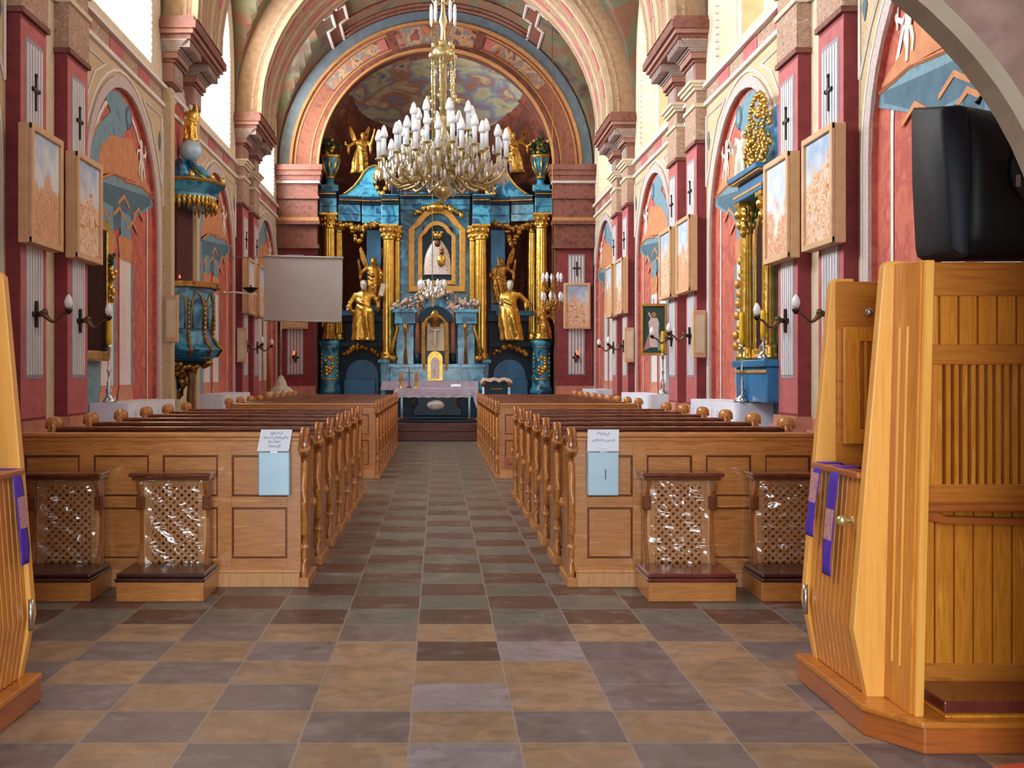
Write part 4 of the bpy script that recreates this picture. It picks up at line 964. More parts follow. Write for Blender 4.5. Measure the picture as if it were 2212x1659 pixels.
# ================================================================ FIGURES (statues)
def wings(g, k, spread=1.0, m=0):
    for s in (-1, 1):
        P = [(0, .0), (.10, .12), (.22, .36), (.26, .60), (.22, .66), (.12, .45), (.06, .22), (.0, .12)]
        g.prism([(s*a*spread*k, b*k) for a, b in P], lambda a, b, c: (a, c+abs(a)*.35, .62*1.0*k+b*k*.75), .07*k, .095*k, m)
def statue(name, label, cat, h, loc, mats=('gold', 'ivory'), seed=1, wing=False, lean=0, arms=((.28, .62, -.1), (.34, .86, -.12)), robe=True, rz=0, parent=None, voxel=.022, head_col=1, bend=0):
    """standing draped figure of height h facing -y; arms: hand targets in units of h for right/left"""
    rnd = random.Random(seed); ph = rnd.uniform(0, 6)
    t = thing(name, label, cat, loc, rz) if parent is None else parent
    k = h; g = G(); n = 30
    prof = [(0, .17, .14), (.03, .18, .15), (.12, .165, .14), (.25, .16, .135), (.38, .165, .135), (.50, .155, .125), (.58, .13, .105), (.66, .13, .105), (.74, .14, .10), (.80, .125, .085), (.835, .075, .06), (.855, .04, .04)]
    rows = []
    for (z, rx, ry) in prof:
        r = []
        f = max(0, 1-z/.6)
        for j in range(n):
            a = 2*PI*j/n
            w = 1+(.26*math.sin(6*a+ph+z*4)+.12*math.sin(10*a-ph+z*9))*min(1, f*1.5+.12)
            sx = bend*math.sin(z*PI)*.1+lean*z
            r.append(((rx*w*math.cos(a)+sx)*k, (ry*w*math.sin(a)-.02*math.sin(z*5))*k, z*k))
        rows.append(r)
    g.grid(rows, 0, True, True, True)
    sx = bend*math.sin(.8*PI)*.1+lean*.8
    for s, tgt in ((-1, arms[0]), (1, arms[1])):
        sh = (sx+s*.115, 0, .79); el = ((sh[0]+tgt[0]*s)/2+s*.035, .02+tgt[2]*.3, min(.66, (sh[2]+tgt[1])/2-.03)); hd = (sx+s*tgt[0], tgt[2], tgt[1])
        P = [sh, ((sh[0]+el[0])/2, (sh[1]+el[1])/2, (sh[2]+el[2])/2), el, ((hd[0]+el[0])/2, (hd[1]+el[1])/2, (hd[2]+el[2])/2), hd]
        g.tube([tuple(q*k for q in p) for p in P], [.048*k, .046*k, .046*k, .038*k, .022*k], 10)
        # sleeve that hangs from the forearm
        g.tube([tuple(q*k for q in el), (el[0]*k, (el[1]-.01)*k, (el[2]-.10)*k), (el[0]*k*.98, el[1]*k, (el[2]-.2)*k)], [.05*k, .045*k, .02*k], 8)
    # mantle folds across the body
    for q in range(4):
        z = .62-q*.09; g.tube([((sx-.12)*k, -.07*k, (z+.06)*k), (sx*k, -.125*k, (z-.01)*k), ((sx+.12)*k, -.08*k, (z-.05)*k)], [.018*k, .024*k, .014*k], 8)
    for s in (-1, 1): g.ball(((s*.07)*k, -.12*k, .02*k), (.04*k, .08*k, .025*k), 8)
    o = g.build('robe', mats[0], t); r = o.modifiers.new('remesh', 'REMESH'); r.mode = 'VOXEL'; r.voxel_size = voxel*h/1.2; r.use_smooth_shade = True
    g = G(); hx = sx+lean*.1
    g.ball((hx*k, -.01*k, .925*k), (.052*k, .06*k, .072*k), 14); g.tube([(sx*k, 0, .83*k), (hx*k, -.005*k, .90*k)], .032*k, 8)
    g.ball((hx*k, -.072*k, .92*k), (.012*k, .018*k, .018*k), 6)
    for s in (-1, 1): g.ball(((hx+s*.022)*k, -.062*k, .938*k), (.009*k, .006*k, .006*k), 6, 1)
    g.ball((hx*k, -.062*k, .895*k), (.018*k, .008*k, .005*k), 6, 1)
    for s, tgt in ((-1, arms[0]), (1, arms[1])):
        hd = Vector((sx+s*tgt[0], tgt[2], tgt[1]))*k
        g.ball(hd, (.022*k, .016*k, .03*k), 8)
        for f in range(4): g.tube([hd+Vector(((f-1.5)*.010*k, 0, .015*k)), hd+Vector(((f-1.5)*.013*k, -.012*k, .045*k)), hd+Vector(((f-1.5)*.013*k, -.026*k, (.06-.004*abs(f-1.5))*k))], .0055*k, 5)
        g.tube([hd, hd+Vector((-s*.028*k, -.006*k, .022*k))], .007*k, 5)
    g.build('body', [mats[1], 'bronze'], t)
    g = G(); g.ball((hx*k, .012*k, .955*k), (.06*k, .062*k, .06*k), 12)
    g.ball((hx*k, .035*k, .91*k), (.05*k, .035*k, .07*k), 10)
    if head_col == 2: g.ball((hx*k, -.055*k, .87*k), (.034*k, .03*k, .045*k), 8)
    g.build('hair', mats[2] if len(mats) > 2 else mats[0], t)
    if wing:
        g = G(); wings(g, k, 1.0); g.build('wings', mats[0], t)
    return t
# ================================================================ HIGH ALTAR RETABLE
YR = 32.3; ZF = .38
R = thing('altar_retable', 'tall blue marbled high altar with gilt columns in the apse', 'altar', (0, YR, ZF))
def rz_(v): return pz(v, YR)-ZF
def rx_(u): return px(u, YR)
def bx(g, x0, x1, y0, y1, z0, z1, m=0): g.box(min(x0, x1), max(x0, x1), y0, y1, z0, z1, m)
# outer pedestals
for s, xc in ((-1, -2.96), (1, 2.94)):
    g = G(); g.lathe([(.31, 0), (.31, .12), (.28, .16), (.275, .52), (.29, .56), (.315, .62), (.32, .70), (.29, .76), (.275, .84), (.265, .9), (.26, 1.84), (.28, 1.9), (.315, 1.98), (.315, 2.06), (.28, 2.09), (0, 2.1)], (xc, 0, 0), 24)
    p = g.build('pedestal', 'blue_marble', R)
    g = G(); rnd = random.Random(4)
    for k in range(26): g.ball((xc+rnd.uniform(-.11, .11), -.26+rnd.uniform(-.01, .02), 1.38+rnd.uniform(-.26, .26)), (.05, .03, .06), 6)
    for q in (-1, 1):
        for k in range(6): g.ball((xc+q*.215, -.15, 1.1+k*.12), (.03, .03, .05), 6)
    for z in (.98, 1.88): g.lathe([(.275, 0), (.285, .02), (.275, .04)], (xc, 0, z), 24)
    g.build('gilt_cartouche', 'gold', p)
def column(x, y, z0, z1, r, parent, flute=True):
    n = 20; rows = []
    H = z1-z0
    g = G(); g.lathe([(r*1.5, 0), (r*1.5, .06), (r*1.2, .1), (r*1.35, .15), (r*1.1, .2)], (x, y, z0), 20)
    for k in range(9):
        f = k/8; rr = r*(1-.14*f)
        rows.append([(x+rr*(1-.07*(j % 2))*math.cos(2*PI*j/32), y+rr*(1-.07*(j % 2))*math.sin(2*PI*j/32), z0+.2+(H-.62)*f) for j in range(32)])
    g.grid(rows, 0, False, True, True)
    g.lathe([(r*.9, 0), (r*1.05, .03), (r*.95, .06), (r*1.15, .2), (r*1.5, .36), (r*1.55, .42)], (x, y, z1-.42), 16)
    for j in range(8):
        a = 2*PI*j/8
        for dz, q in ((.13, 1.05), (.27, 1.3)): g.ball((x+r*q*math.cos(a+dz), y+r*q*math.sin(a+dz), z1-.42+dz), (.045, .045, .07), 6)
    g.box(x-r*1.5, x+r*1.5, y-r*1.5, y+r*1.5, z1-.05, z1)
    return g.build('column', 'gold', parent)
for s in (-1, 1):
    column(s*2.96-.01, -.02, 2.1, rz_(462), .17, R); column(s*2.72-.01, .28, 2.1, rz_(468), .13, R)
    column(s*1.28-.03, -.18, 1.55, rz_(488), .17, R); column(s*1.05-.03, .06, 2.0, rz_(488), .09, R)
# inner pedestals and base body
g = G()
for s in (-1, 1):
    bx(g, s*1.05-.03, s*1.55-.03, -.5, .2, 0, .5); bx(g, s*1.08-.03, s*1.5-.03, -.42, .2, .5, 1.5); bx(g, s*1.02-.03, s*1.56-.03, -.48, .22, 1.44, 1.55)
bx(g, -1.1, 1.04, -.1, .5, 0, 1.25); bx(g, -1.15, 1.1, -.18, .5, 1.2, 1.3)
g.build('base', 'blue_marble', R, bevel=.02)
# side bays: dark recess, blue ledge, arched door panels, ornaments
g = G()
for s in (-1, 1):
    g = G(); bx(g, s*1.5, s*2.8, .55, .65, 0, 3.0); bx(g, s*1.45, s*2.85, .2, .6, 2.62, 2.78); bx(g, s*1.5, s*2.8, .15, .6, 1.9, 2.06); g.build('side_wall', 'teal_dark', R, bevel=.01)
for s in (-1, 1):
    g = G()
    g.prism([(s*q+0, z) for q, z in [(1.62, .2), (2.55, .2), (2.55, 1.1)]+arc(2.085, 1.1, .465, 0, PI, 12)], XZ, .48, .53)
    g.build('door_panel', 'light_blue_paint', R, bevel=.01)
    g = G(); bx(g, s*1.7, s*2.75, .1, .55, 2.78, 2.92); bx(g, s*1.55, s*1.95, .3, .55, 2.92, 5.2); g.build('side_panel', 'light_blue_paint', R, bevel=.01)
for s in (-1, 1):                                   # seats below the saints
    g = G(); bx(g, s*1.7, s*2.6, -.1, .4, .35, .45); bx(g, s*1.72, s*1.8, -.08, .4, 0, .35); bx(g, s*2.5, s*2.58, -.08, .4, 0, .35); bx(g, s*1.7, s*2.6, .34, .42, .45, 1.0)
    g.build('bench', 'light_blue_paint', R, bevel=.02)
def garland(g, x0, x1, z, n, sag, r, seed, y=-.1, m=0):
    rnd = random.Random(seed)
    for k in range(n):
        f = k/(n-1); zz = z-sag*math.sin(PI*f)
        g.ball((x0+(x1-x0)*f+rnd.uniform(-r, r)*.4, y+rnd.uniform(-.03, .03), zz+rnd.uniform(-r, r)*.5), (r*rnd.uniform(.7, 1.2), r*.7, r*rnd.uniform(.6, 1.3)), 7, m)
for s in (-1, 1):
    g = G(); garland(g, s*1.65, s*2.55, 1.72, 14, -.18, .09, 3+s, .05); g.build('lower_garland', 'gold_dark', R)
    g = G(); garland(g, s*1.6, s*2.7, 5.35, 22, .12, .09, 5+s, .0); garland(g, s*2.0, s*2.3, 5.15, 8, .35, .09, 8+s, .0); g.build('hanging_garland', 'gold_dark', R)
# central bay
g = G(); bx(g, -1.0, .95, .3, .5, 2.6, 6.2); bx(g, -1.1, 1.05, .15, .5, 2.72, 2.9); bx(g, -1.1, 1.05, .2, .5, 2.1, 2.35); bx(g, -1.15, 1.1, .28, .5, 1.3, 2.72)
g.build('central_panel', 'blue_marble', R, bevel=.02)
def ringframe(g, x0, x1, z0, z1, r, t, y0, y1, m, lift=.5):
    cx = (x0+x1)/2; h = (x1-x0)/2
    A = [(x0, z0), (x0, z1-r), (x0+.12, z1-r)] ; 
    inner = [(x0+t, z0+t)]+[(x0+t, z1-r)]+[(cx-(h-t)*.72, z1-r*.8)]+arc(cx, z1-r, (h-t)*.70, PI*.80, PI*.20, 8, r-t)+[(cx+(h-t)*.72, z1-r*.8), (x1-t, z1-r), (x1-t, z0+t)]
    outer = [(x0, z0)]+[(x0, z1-r)]+[(cx-h*.78, z1-r*.72)]+arc(cx, z1-r, h*.76, PI*.80, PI*.20, 8, r)+[(cx+h*.78, z1-r*.72), (x1, z1-r), (x1, z0)]
    rows = [[XZ(a, b, y0) for a, b in inner], [XZ(a, b, y1) for a, b in inner], [XZ(a, b, y1) for a, b in outer], [XZ(a, b, y0) for a, b in outer]]
    g.grid([list(q) for q in zip(*rows)]+[[q[0] for q in rows]], m, False, True)
g = G(); ringframe(g, rx_(882), rx_(1006), rz_(630), rz_(446), .62, .17, .3, .1, 0); ringframe(g, rx_(903), rx_(985), rz_(614), rz_(476), .42, .12, .3, .14, 0)
g.build('picture_frame', 'gold_matte', R, bevel=.015)
g = G(); garland(g, rx_(895), rx_(995), rz_(462), 18, -.25, .08, 12, .05); g.ball((rx_(944), .0, rz_(447)), (.22, .12, .12), 10); g.ball((rx_(975), .0, rz_(452)), (.1, .08, .1), 8)
g.build('frame_crest', 'gold', R)
g = G(); bx(g, rx_(912), rx_(977), .24, .29, rz_(606), rz_(488)); g.build('icon_ground', 'picture_dark2', R) if 'picture_dark2' in MATS else g.build('icon_ground', 'teal_dark', R)
# generic robed figure with child in relief
cx = rx_(945); zb = rz_(592)
g = G(); P = [(-.40, 0), (-.38, .25), (-.30, .62), (-.17, .84), (-.10, .98), (.10, .98), (.17, .84), (.30, .62), (.38, .25), (.40, 0)]
rows = []
for k in range(9):
    f = k/8; hw = .40*(1-f)**.55*1+.02 if f > .0 else .40
    hw = .40-.02*f-.26*f**3; rows.append([(cx+hw*math.cos(PI*j/14), .22-.10*math.sin(PI*j/14)*(1+.15*math.sin(j*2.1)), zb+.95*f) for j in range(15)])
g.grid(rows, 0, True); g.build('robed_figure', 'silver_cloth', R)
g = G(); g.ball((cx-.0, .13, zb+.88), (.09, .07, .12), 10, 0); g.ball((cx+.12, .10, zb+.62), (.06, .05, .08), 8, 0); g.build('faces', 'bronze', R)
g = G(); g.ball((cx+.10, .12, zb+.40), (.13, .06, .2), 8); g.lathe([(.10, 0), (.13, .06), (.15, .14), (.1, .15)], (cx, .13, zb+1.0), 12)
for k in range(5): g.ball((cx+.13*math.cos(PI*k/4), .11, zb+1.18), .035, 6)
g.ball((cx+.12, .09, zb+.72), (.06, .05, .04), 8); g.build('gilt_crown', 'gold', R)
# entablature: broken in plan
g = G(); gg = G(); gd = G()
def ent(x0, y0, x1, y1, zb_, zt_, m=0):
    """straight run of entablature between plan points (front line), built with cornice"""
    def pr(G_, d, a, b, mm): 
        dx, dy = x1-x0, y1-y0; L = math.hypot(dx, dy); nx, ny = dy/L, -dx/L
        if ny > 0: nx, ny = -nx, -ny
        G_.prism([(x0+nx*d, y0+ny*d), (x1+nx*d, y1+ny*d), (x1, y1+.4), (x0, y0+.4)], XYZ, a, b, mm)
    H = zt_-zb_
    pr(g, .0, zb_, zb_+H*.28, 0); pr(g, .03, zb_+H*.28, zb_+H*.32, 0); pr(g, -.02, zb_+H*.32, zb_+H*.68, 0); pr(gd, .08, zb_+H*.68, zb_+H*.78, 0); pr(gg, .19, zb_+H*.78, zb_+H*.82, 0); pr(gd, .18, zb_+H*.82, zt_-.03, 0); pr(g, .16, zt_-.03, zt_, 0)
zt = rz_(424); zb_ = rz_(490)
for s in (-1, 1):
    ent(s*3.22, -.25, s*2.75, -.25, rz_(462), rz_(414)); ent(s*2.72, -.12, s*2.10, .02, rz_(478), zt); ent(s*2.06, .02, s*1.5, .05, rz_(482), zt)
    ent(s*1.5, -.38, s*1.02, -.38, rz_(488), zt-.02)
ent(-1.0, .1, .96, .1, rz_(452), zt+.1)
g.build('entablature', 'blue_marble', R, bevel=.012); gg.build('gilt_cornice', 'gold_dark', R); gd.build('dark_cornice', 'teal_dark', R, bevel=.012)
# volutes
for s in (-1, 1):
    g = G(); gl = G()
    top = [(2.62, 0), (2.45, .10), (2.25, .26), (2.1, .45), (1.98, .66), (1.85, .78), (1.68, .84), (1.5, .80), (1.42, .66)]
    P = [(s*a-.02, zt+b) for a, b in top]+[(s*1.52-.02, zt+.56), (s*1.66-.02, zt+.5), (s*1.72-.02, zt+.32), (s*1.6-.02, zt+.1), (s*1.5-.02, zt)]
    g.prism(P, XZ, -.12, .25); gl.tube([(a, -.14, b) for a, b in P[:9]], .035, 6); g.lathe([(0, 0), (.14, 0), (.14, .3), (0, .3)], (0, 0, 0), 12) if 0 else None
    garland(gl, s*1.72, s*1.3, zt+.5, 9, .45, .075, 30+s, -.15); gl.ball((s*1.55, -.1, zt+.62), (.17, .1, .2), 10)
    g.build('volute', 'blue_marble', R, bevel=.02); gl.build('gilt_edge', 'gold', R)
# upper storey behind the chandelier
g = G(); bx(g, -1.25, 1.2, .1, .5, zt, zt+.35); bx(g, -1.0, .95, .15, .5, zt+.35, zt+1.5); g.prism([(-1.1, zt+1.5), (1.05, zt+1.5), (.7, zt+1.8), (0, zt+1.95), (-.75, zt+1.8)], XZ, .05, .5)
g.build('attic', 'teal_dark', R, bevel=.02)
g = G(); garland(g, -1.1, 1.05, zt+.4, 24, -.1, .08, 41, .05); garland(g, -.8, .75, zt+1.55, 18, -.3, .09, 43, .0)
for k in range(24):
    a = PI*k/23; g.tube([(0+.3*math.cos(a), .1, zt+1.0+.3*math.sin(a)), ((.75+.1*(k % 2))*math.cos(a), .05, zt+1.0+(.75+.1*(k % 2))*math.sin(a))], [.03, .01], 5)
g.build('gilt_glory', 'gold_dark', R)
for s in (-1, 1):                                   # urn bases and urns (parts), plants on top
    xc = s*2.95-.01
    g = G(); g.box(xc-.24, xc+.24, -.1, .3, rz_(414), rz_(400)); g.lathe([(.18, 0), (.12, .06), (.10, .14), (.15, .18)], (xc, .1, rz_(400)), 14); g.build('urn_base', 'blue_marble', R, bevel=.01)
    u = thing('flower_urn', 'blue and gilt urn of greenery on the %s end of the high altar' % SD[s], 'urn', (xc, YR+.1, ZF+rz_(400)+.18))
    g = G(); g.lathe([(.08, 0), (.12, .05), (.10, .1), (.20, .3), (.27, .55), (.29, .62), (.25, .64)], n=16)
    g.build('bowl', 'blue_marble', u)
    g = G()
    for k in range(8):
        a = 2*PI*k/8; g.tube([(.11*math.cos(a), .11*math.sin(a), .08), (.215*math.cos(a), .215*math.sin(a), .3), (.285*math.cos(a), .285*math.sin(a), .58)], .028, 6)
    g.lathe([(.27, .57), (.31, .6), (.31, .66), (.27, .66)], n=16); g.lathe([(.1, 0), (.15, .04), (.12, .08)], n=12); g.build('gilding', 'gold', u)
    rnd = random.Random(11+s); g = G()
    for k in range(60):
        a = rnd.uniform(0, 2*PI); r = rnd.uniform(.02, .30); z = .66+rnd.uniform(0, .55)*(1-r); c = (r*math.cos(a), r*math.sin(a), z)
        g.ball(c, (.06, .05, .05), 6, 0 if rnd.random() < .7 else 1)
    for k in range(14): a = rnd.uniform(0, 2*PI); g.tube([(0, 0, .6), (.2*math.cos(a), .2*math.sin(a), .9), (.36*math.cos(a), .36*math.sin(a), 1.0+rnd.uniform(-.1, .1))], [.015, .012, .004], 4)
    g.build('plant', ['leaf', 'gold_matte'], u)
# statues of the high altar
SG = ('gold', 'stone_white', 'grey_hair')
statue('gilt_saint_statue', 'gilt bearded saint raising an open book, left side of the high altar', 'statue', 1.68, (rx_(786), YR-.15, ZF+2.06), SG, 3, arms=((.26, .52, -.1), (.30, .80, -.14)), head_col=2)
bk = thing('open_book', 'pale book raised in the hand of the left gilt saint', 'book', (rx_(786)+.53, YR-.42, ZF+2.06+1.40), 0)
g = G(); g.add([(-.10, 0, -.13), (.02, .03, -.17), (.10, .02, .15), (-.02, -.02, .19), (-.10, .04, -.13), (.02, .07, -.17), (.10, .06, .15), (-.02, .02, .19)], [(0,1,2,3),(7,6,5,4),(0,4,5,1),(1,5,6,2),(2,6,7,3),(3,7,4,0)]); g.build('pages', 'ivory', bk)
statue('gilt_saint_statue', 'gilt bearded saint with hand on hip, right side of the high altar', 'statue', 1.68, (rx_(1106), YR-.15, ZF+2.06), SG, 8, arms=((.17, .62, -.14), (.30, .60, .02)), head_col=2, bend=-.6)
GA = ('gold_dark', 'gold_matte', 'gold_dark')
statue('gilt_angel_statue', 'dark gilt winged angel high above the left saint', 'statue', 1.3, (rx_(800), YR+.15, ZF+3.1), GA, 13, True, .0, ((.3, .9, -.1), (.25, .6, -.15)), bend=.8)
statue('gilt_angel_statue', 'dark gilt winged angel high above the right saint', 'statue', 1.3, (rx_(1088), YR+.15, ZF+3.1), GA, 17, True, .0, ((.25, .6, -.15), (.3, .9, -.1)), bend=-.8)
statue('gilt_angel_statue', 'small gilt angel seated on the left volute of the high altar', 'statue', 1.15, (rx_(775), YR+.1, ZF+zt+.65), GA, 21, True, .1, ((.4, .7, -.1), (.3, 1.0, -.1)))
statue('gilt_angel_statue', 'small gilt angel seated on the right volute of the high altar', 'statue', 1.15, (rx_(1118), YR+.1, ZF+zt+.65), GA, 23, True, -.1, ((.3, 1.0, -.1), (.4, .7, -.1)))
statue('gilt_angel_statue', 'bronze-gilt angel on the left outer pedestal of the high altar', 'statue', .75, (rx_(712), YR-.30, ZF+2.1), GA, 31, True, .1, ((.3, .5, -.1), (.3, .9, -.1)))
statue('gilt_angel_statue', 'bronze-gilt angel on the right outer pedestal of the high altar', 'statue', .85, (rx_(1178), YR-.30, ZF+2.1), GA, 33, True, -.1, ((.3, .9, -.1), (.4, .8, -.1)))
# ---- tabernacle
T = thing('tabernacle', 'gilt arched tabernacle with blue columns in the centre of the high altar', 'tabernacle', (0, YR-.62, ZF+.9))
TY = YR-.62
def tx(u): return px(u, TY)
def tz(v): return pz(v, TY)-ZF-.9
cx = tx(940)
g = G(); bx(g, tx(842), tx(1046), -.05, .42, -.88, tz(790)); bx(g, tx(836), tx(1050), -.1, .42, tz(795), tz(786)); bx(g, tx(856), tx(894), .0, .4, tz(790), tz(700)); bx(g, tx(988), tx(1026), .0, .4, tz(790), tz(700))
for q in ((852, 898), (984, 1030)): bx(g, tx(q[0]), tx(q[1]), -.06, .45, tz(700), tz(672)); bx(g, tx(q[0]-4), tx(q[1]+4), -.12, .5, tz(676), tz(668))
g.build('body', 'blue_marble', T, bevel=.015)
g = G(); bx(g, tx(892), tx(990), .2, .45, tz(800), tz(680)); bx(g, tx(885), tx(1000), .1, .45, tz(700), tz(680))
g.prism([(cx+.5*math.cos(PI*k/16), tz(696)+.44*math.sin(PI*k/16)) for k in range(17)], XZ, -.1, .45); g.build('dark_hood', 'teal_dark', T, bevel=.01)
g = G(); ring(g, XZ, cx, tz(706), .27, .34, tz(800), -.16, .2, 0); g.prism(arc(cx, tz(704), .27, 0, PI, 12), XZ, .0, .1); g.lathe([(.15, 0), (.2, .3), (.16, .45), (0, .52)], (cx, .05, tz(706)), 14)
for q in (914, 966): bx(g, tx(q)-.04, tx(q)+.04, -.05, .1, tz(795), tz(690))
for s, u in ((1, 848), (-1, 1036)):                # side scrolls
    x = tx(u); g.tube([(x+s*.10, 0, tz(690)), (x+s*.14, -.02, tz(712)), (x+s*.05, -.04, tz(735)), (x-s*.05, -.05, tz(760)), (x-s*.02, -.05, tz(782)), (x+s*.08, -.03, tz(778))], [.03, .045, .05, .065, .08, .05], 8)
    g.ball((x+s*.02, -.08, tz(775)), (.13, .09, .1), 10)
for u in (876, 1006): g.tube([(tx(u), -.03, tz(700)), (tx(u), -.05, tz(712)), (tx(u), -.03, tz(745)), (tx(u), -.04, tz(788))], [.08, .05, .03, .07], 6)
g.build('gilding', 'gold_dark', T)
g = G()
for u in (902, 978): g.lathe([(.075, 0), (.07, .9), (.06, 1.35)], (tx(u), .08, tz(790)+.35), 14); g.lathe([(.09, 0), (.09, .34)], (tx(u), .08, tz(790)), 14, 1)
g.build('pink_column', ['pink_stone', 'teal_dark'], T)['label'] = 'small pink marble columns'
g = G(); bx(g, tx(922), tx(960), -.02, .05, tz(758), tz(700)); g.ball((cx, -.04, tz(730)), (.05, .04, .3), 8); g.ball((cx, -.05, tz(714)), (.16, .02, .03), 8); g.build('relief_panel', 'stone_white', T)
g = G(); g.prism([(tx(924), tz(822)), (tx(956), tz(822)), (tx(956), tz(775))]+arc(cx, tz(775), .2, 0, PI, 8)+[(tx(924), tz(775))], XZ, -.34, .0); g.build('tabernacle_door', 'gold', T)
g = G(); g.prism([(tx(931), tz(818)), (tx(949), tz(818)), (tx(949), tz(780))]+arc(cx, tz(780), .1, 0, PI, 8)+[(tx(931), tz(780))], XZ, -.36, -.33); g.build('door_relief', 'silver_cloth', T)
# flowers over the tabernacle
t = thing('flower_arrangement', 'long dried white and gold flower arrangement above the tabernacle', 'flowers', (cx, YR-.55, ZF+.9+tz(668)))
g = G(); rnd = random.Random(5)
for k in range(190):
    x = rnd.uniform(-1.18, 1.18); z = rnd.uniform(.0, .16+.34*math.exp(-abs(abs(x)-.38)*2.2)); r = rnd.uniform(.03, .075)
    if abs(x) < .3: z += .38
    g.ball((x, rnd.uniform(-.12, .12), z), (r, r, r*rnd.uniform(.6, 1.4)), 6)
tag(g.build('blossoms', 'flower', t), kind='stuff')
# ---- rear mensa, free-standing altar
t = thing('altar_mensa', 'rear high altar slab under a lilac cloth', 'altar', (0, 30.9, ZF))
g = G(); g.box(px(832, 31), px(1028, 31), 0, .4, 0, .93); g.build('block', 'teal_dark', t)
c = thing('altar_cloth', 'lilac cloth with jutting left end on the rear altar slab', 'tablecloth', (0, 30.9, ZF))
g = G(); g.box(px(826, 30.9), px(1033, 30.9), -.03, .42, .935, .955); x0, x1 = px(826, 30.9), px(1033, 30.9)
g.add([(x0, -.035, .955), (x1, -.035, .955), (x1, -.05, .68), (x0-.05, -.06, .72)], [(0, 1, 2, 3)]); g.build('cloth', 'linen_lilac', c)
YT = 27.5
A = thing('altar_table', 'free-standing altar with dark teal chest front and oval plaque', 'altar', (0, YT, ZF))
ax = lambda u: px(u, YT); az = lambda v: pz(v, YT)-ZF
g = G(); bx(g, ax(862), ax(1030), -.1, 1.1, -.0, .06); bx(g, ax(884), ax(1004), .15, .95, .06, .14); P = [(ax(893), .14), (ax(996), .14), (ax(1000), .28), (ax(988), .45), (ax(992), .62), (ax(898), .62), (ax(902), .45), (ax(890), .28)]
g.prism(P, XZ, .12, .9); bx(g, ax(862), ax(1026), .0, 1.0, .66, .78); bx(g, ax(880), ax(1008), .2, .9, .6, .68); g.build('chest', 'teal_dark', A, bevel=.02)
g = G(); g.lathe([(0, 0), (.17, 0), (.20, .02), (0, .035)], (0, 0, 0), 28)
g2 = G(); g2.v = [(ax(941)+x*1.05, -.0-z, .40+y*.62) for x, y, z in g.v]; g2.f, g2.m, g2.sm = g.f, g.m, g.sm; g2.build('oval_plaque', 'candle_white', A)['label'] = 'white oval plaque with gilt rays'
g = G()
for k in range(7): g.box(ax(941)-.12+k*.035, ax(941)-.105+k*.035, -.045, -.03, .37+.01*(k % 2), .43)
for s in (-1, 1):
    x = ax(941)+s*.72/1.35
    g.tube([(x, .1, .62), (x+s*.05, .08, .55), (x-s*.02, .08, .45), (x+s*.03, .08, .35)], [.03, .04, .04, .03], 6)
for u in (868, 1014): g.lathe([(.04, 0), (.035, .05), (.02, .09)], (ax(u), -.05, .06), 10)
g.build('gilding', 'gold_dark', A)
g = G()
for u in (868, 1014): g.lathe([(.03, .12), (.03, .64)], (ax(u), -.05, 0), 12); g.box(ax(u)-.04, ax(u)+.04, -.09, -.01, .64, .7)
g.build('corner_column', 'steel_blue', A)
c = thing('altar_cloth', 'long lilac lace-edged cloth falling to the step on both ends of the altar', 'tablecloth', (0, YT, ZF))
g = G(); x0, x1 = ax(852), ax(1032); zt_ = .80
n = 30; rows = []
for f in (0, .5, 1): rows.append([(x0+(x1-x0)*k/n, -.08-.02*f*math.sin(k*1.1), zt_-.2*f-(.02*abs(math.sin(k*.9)) if f == 1 else 0)) for k in range(n+1)])
g.grid(rows, 0, True); g.add([(x0, -.08, zt_), (x1, -.08, zt_), (x1, 1.05, zt_), (x0, 1.05, zt_)], [(0, 1, 2, 3)])
for s, x in ((-1, x0), (1, x1)):                  # end falls, creased corners
    rows = []
    for f in (0, .35, .7, 1): rows.append([(x+s*(.02+.07*f*(1+.4*math.sin(k*2.0))), -.08+1.13*k/8-(.1*f if k == 0 else 0), zt_-.78*f*(1-.06*math.sin(k*1.4))) for k in range(9)])
    g.grid(rows, 0, True)
    g.grid([[(x, -.08, zt_), (x-s*.12, -.085, zt_-.0)], [(x+s*.04, -.12, zt_-.3), (x-s*.10, -.10, zt_-.28)], [(x+s*.10, -.16, zt_-.76), (x+s*.02, -.14, zt_-.60)]], 0, True)
g.build('cloth', 'linen_lilac', c)
g = G()
for k in range(6):
    xx = x0+.16+k*(x1-x0-.3)/5
    for q in range(5): g.ball((xx-.07+q*.035, -.104, zt_-.10-.014*(q % 2)), (.014, .004, .010), 6)
g.build('lace', 'lace_mark', c)
for u, h, lab in ((865, .40, 'gilt candlestick with amber candle at left end of the altar'), (899, .40, 'gilt candlestick with amber candle right of the altar crucifix')):
    t = thing('altar_candlestick', lab, 'candlestick', (ax(u), YT+.35, ZF+.80))
    g = G(); g.lathe([(.06, 0), (.055, .02), (.02, .05), (.035, .09), (.02, .12), (.04, .16), (.05, .18), (.01, .18)], n=12); g.build('holder', 'gold', t)
    g = G(); g.lathe([(.03, .17), (.05, .22), (.048, .30), (.03, .36), (.012, .40)], n=12); g.build('candle', 'ochre_line', t)
t = thing('altar_crucifix', 'slim pale crucifix standing between the two altar candles', 'crucifix', (ax(883), YT+.45, ZF+.80))
g = G(); g.lathe([(.07, 0), (.06, .03), (.02, .07), (.015, .14)], n=12); g.box(-.012, .012, -.012, .012, .1, .52); g.box(-.09, .09, -.01, .01, .36, .385); g.ball((0, -.02, .33), (.015, .015, .1), 6); g.build('cross', 'bronze', t)
t = thing('missal_stand', 'open white book on a brown stand, right half of the altar', 'book', (ax(985), YT+.35, ZF+.80))
g = G(); g.box(-.16, .2, -.1, .15, .0, .03); g.build('stand', 'oak_dark', t)
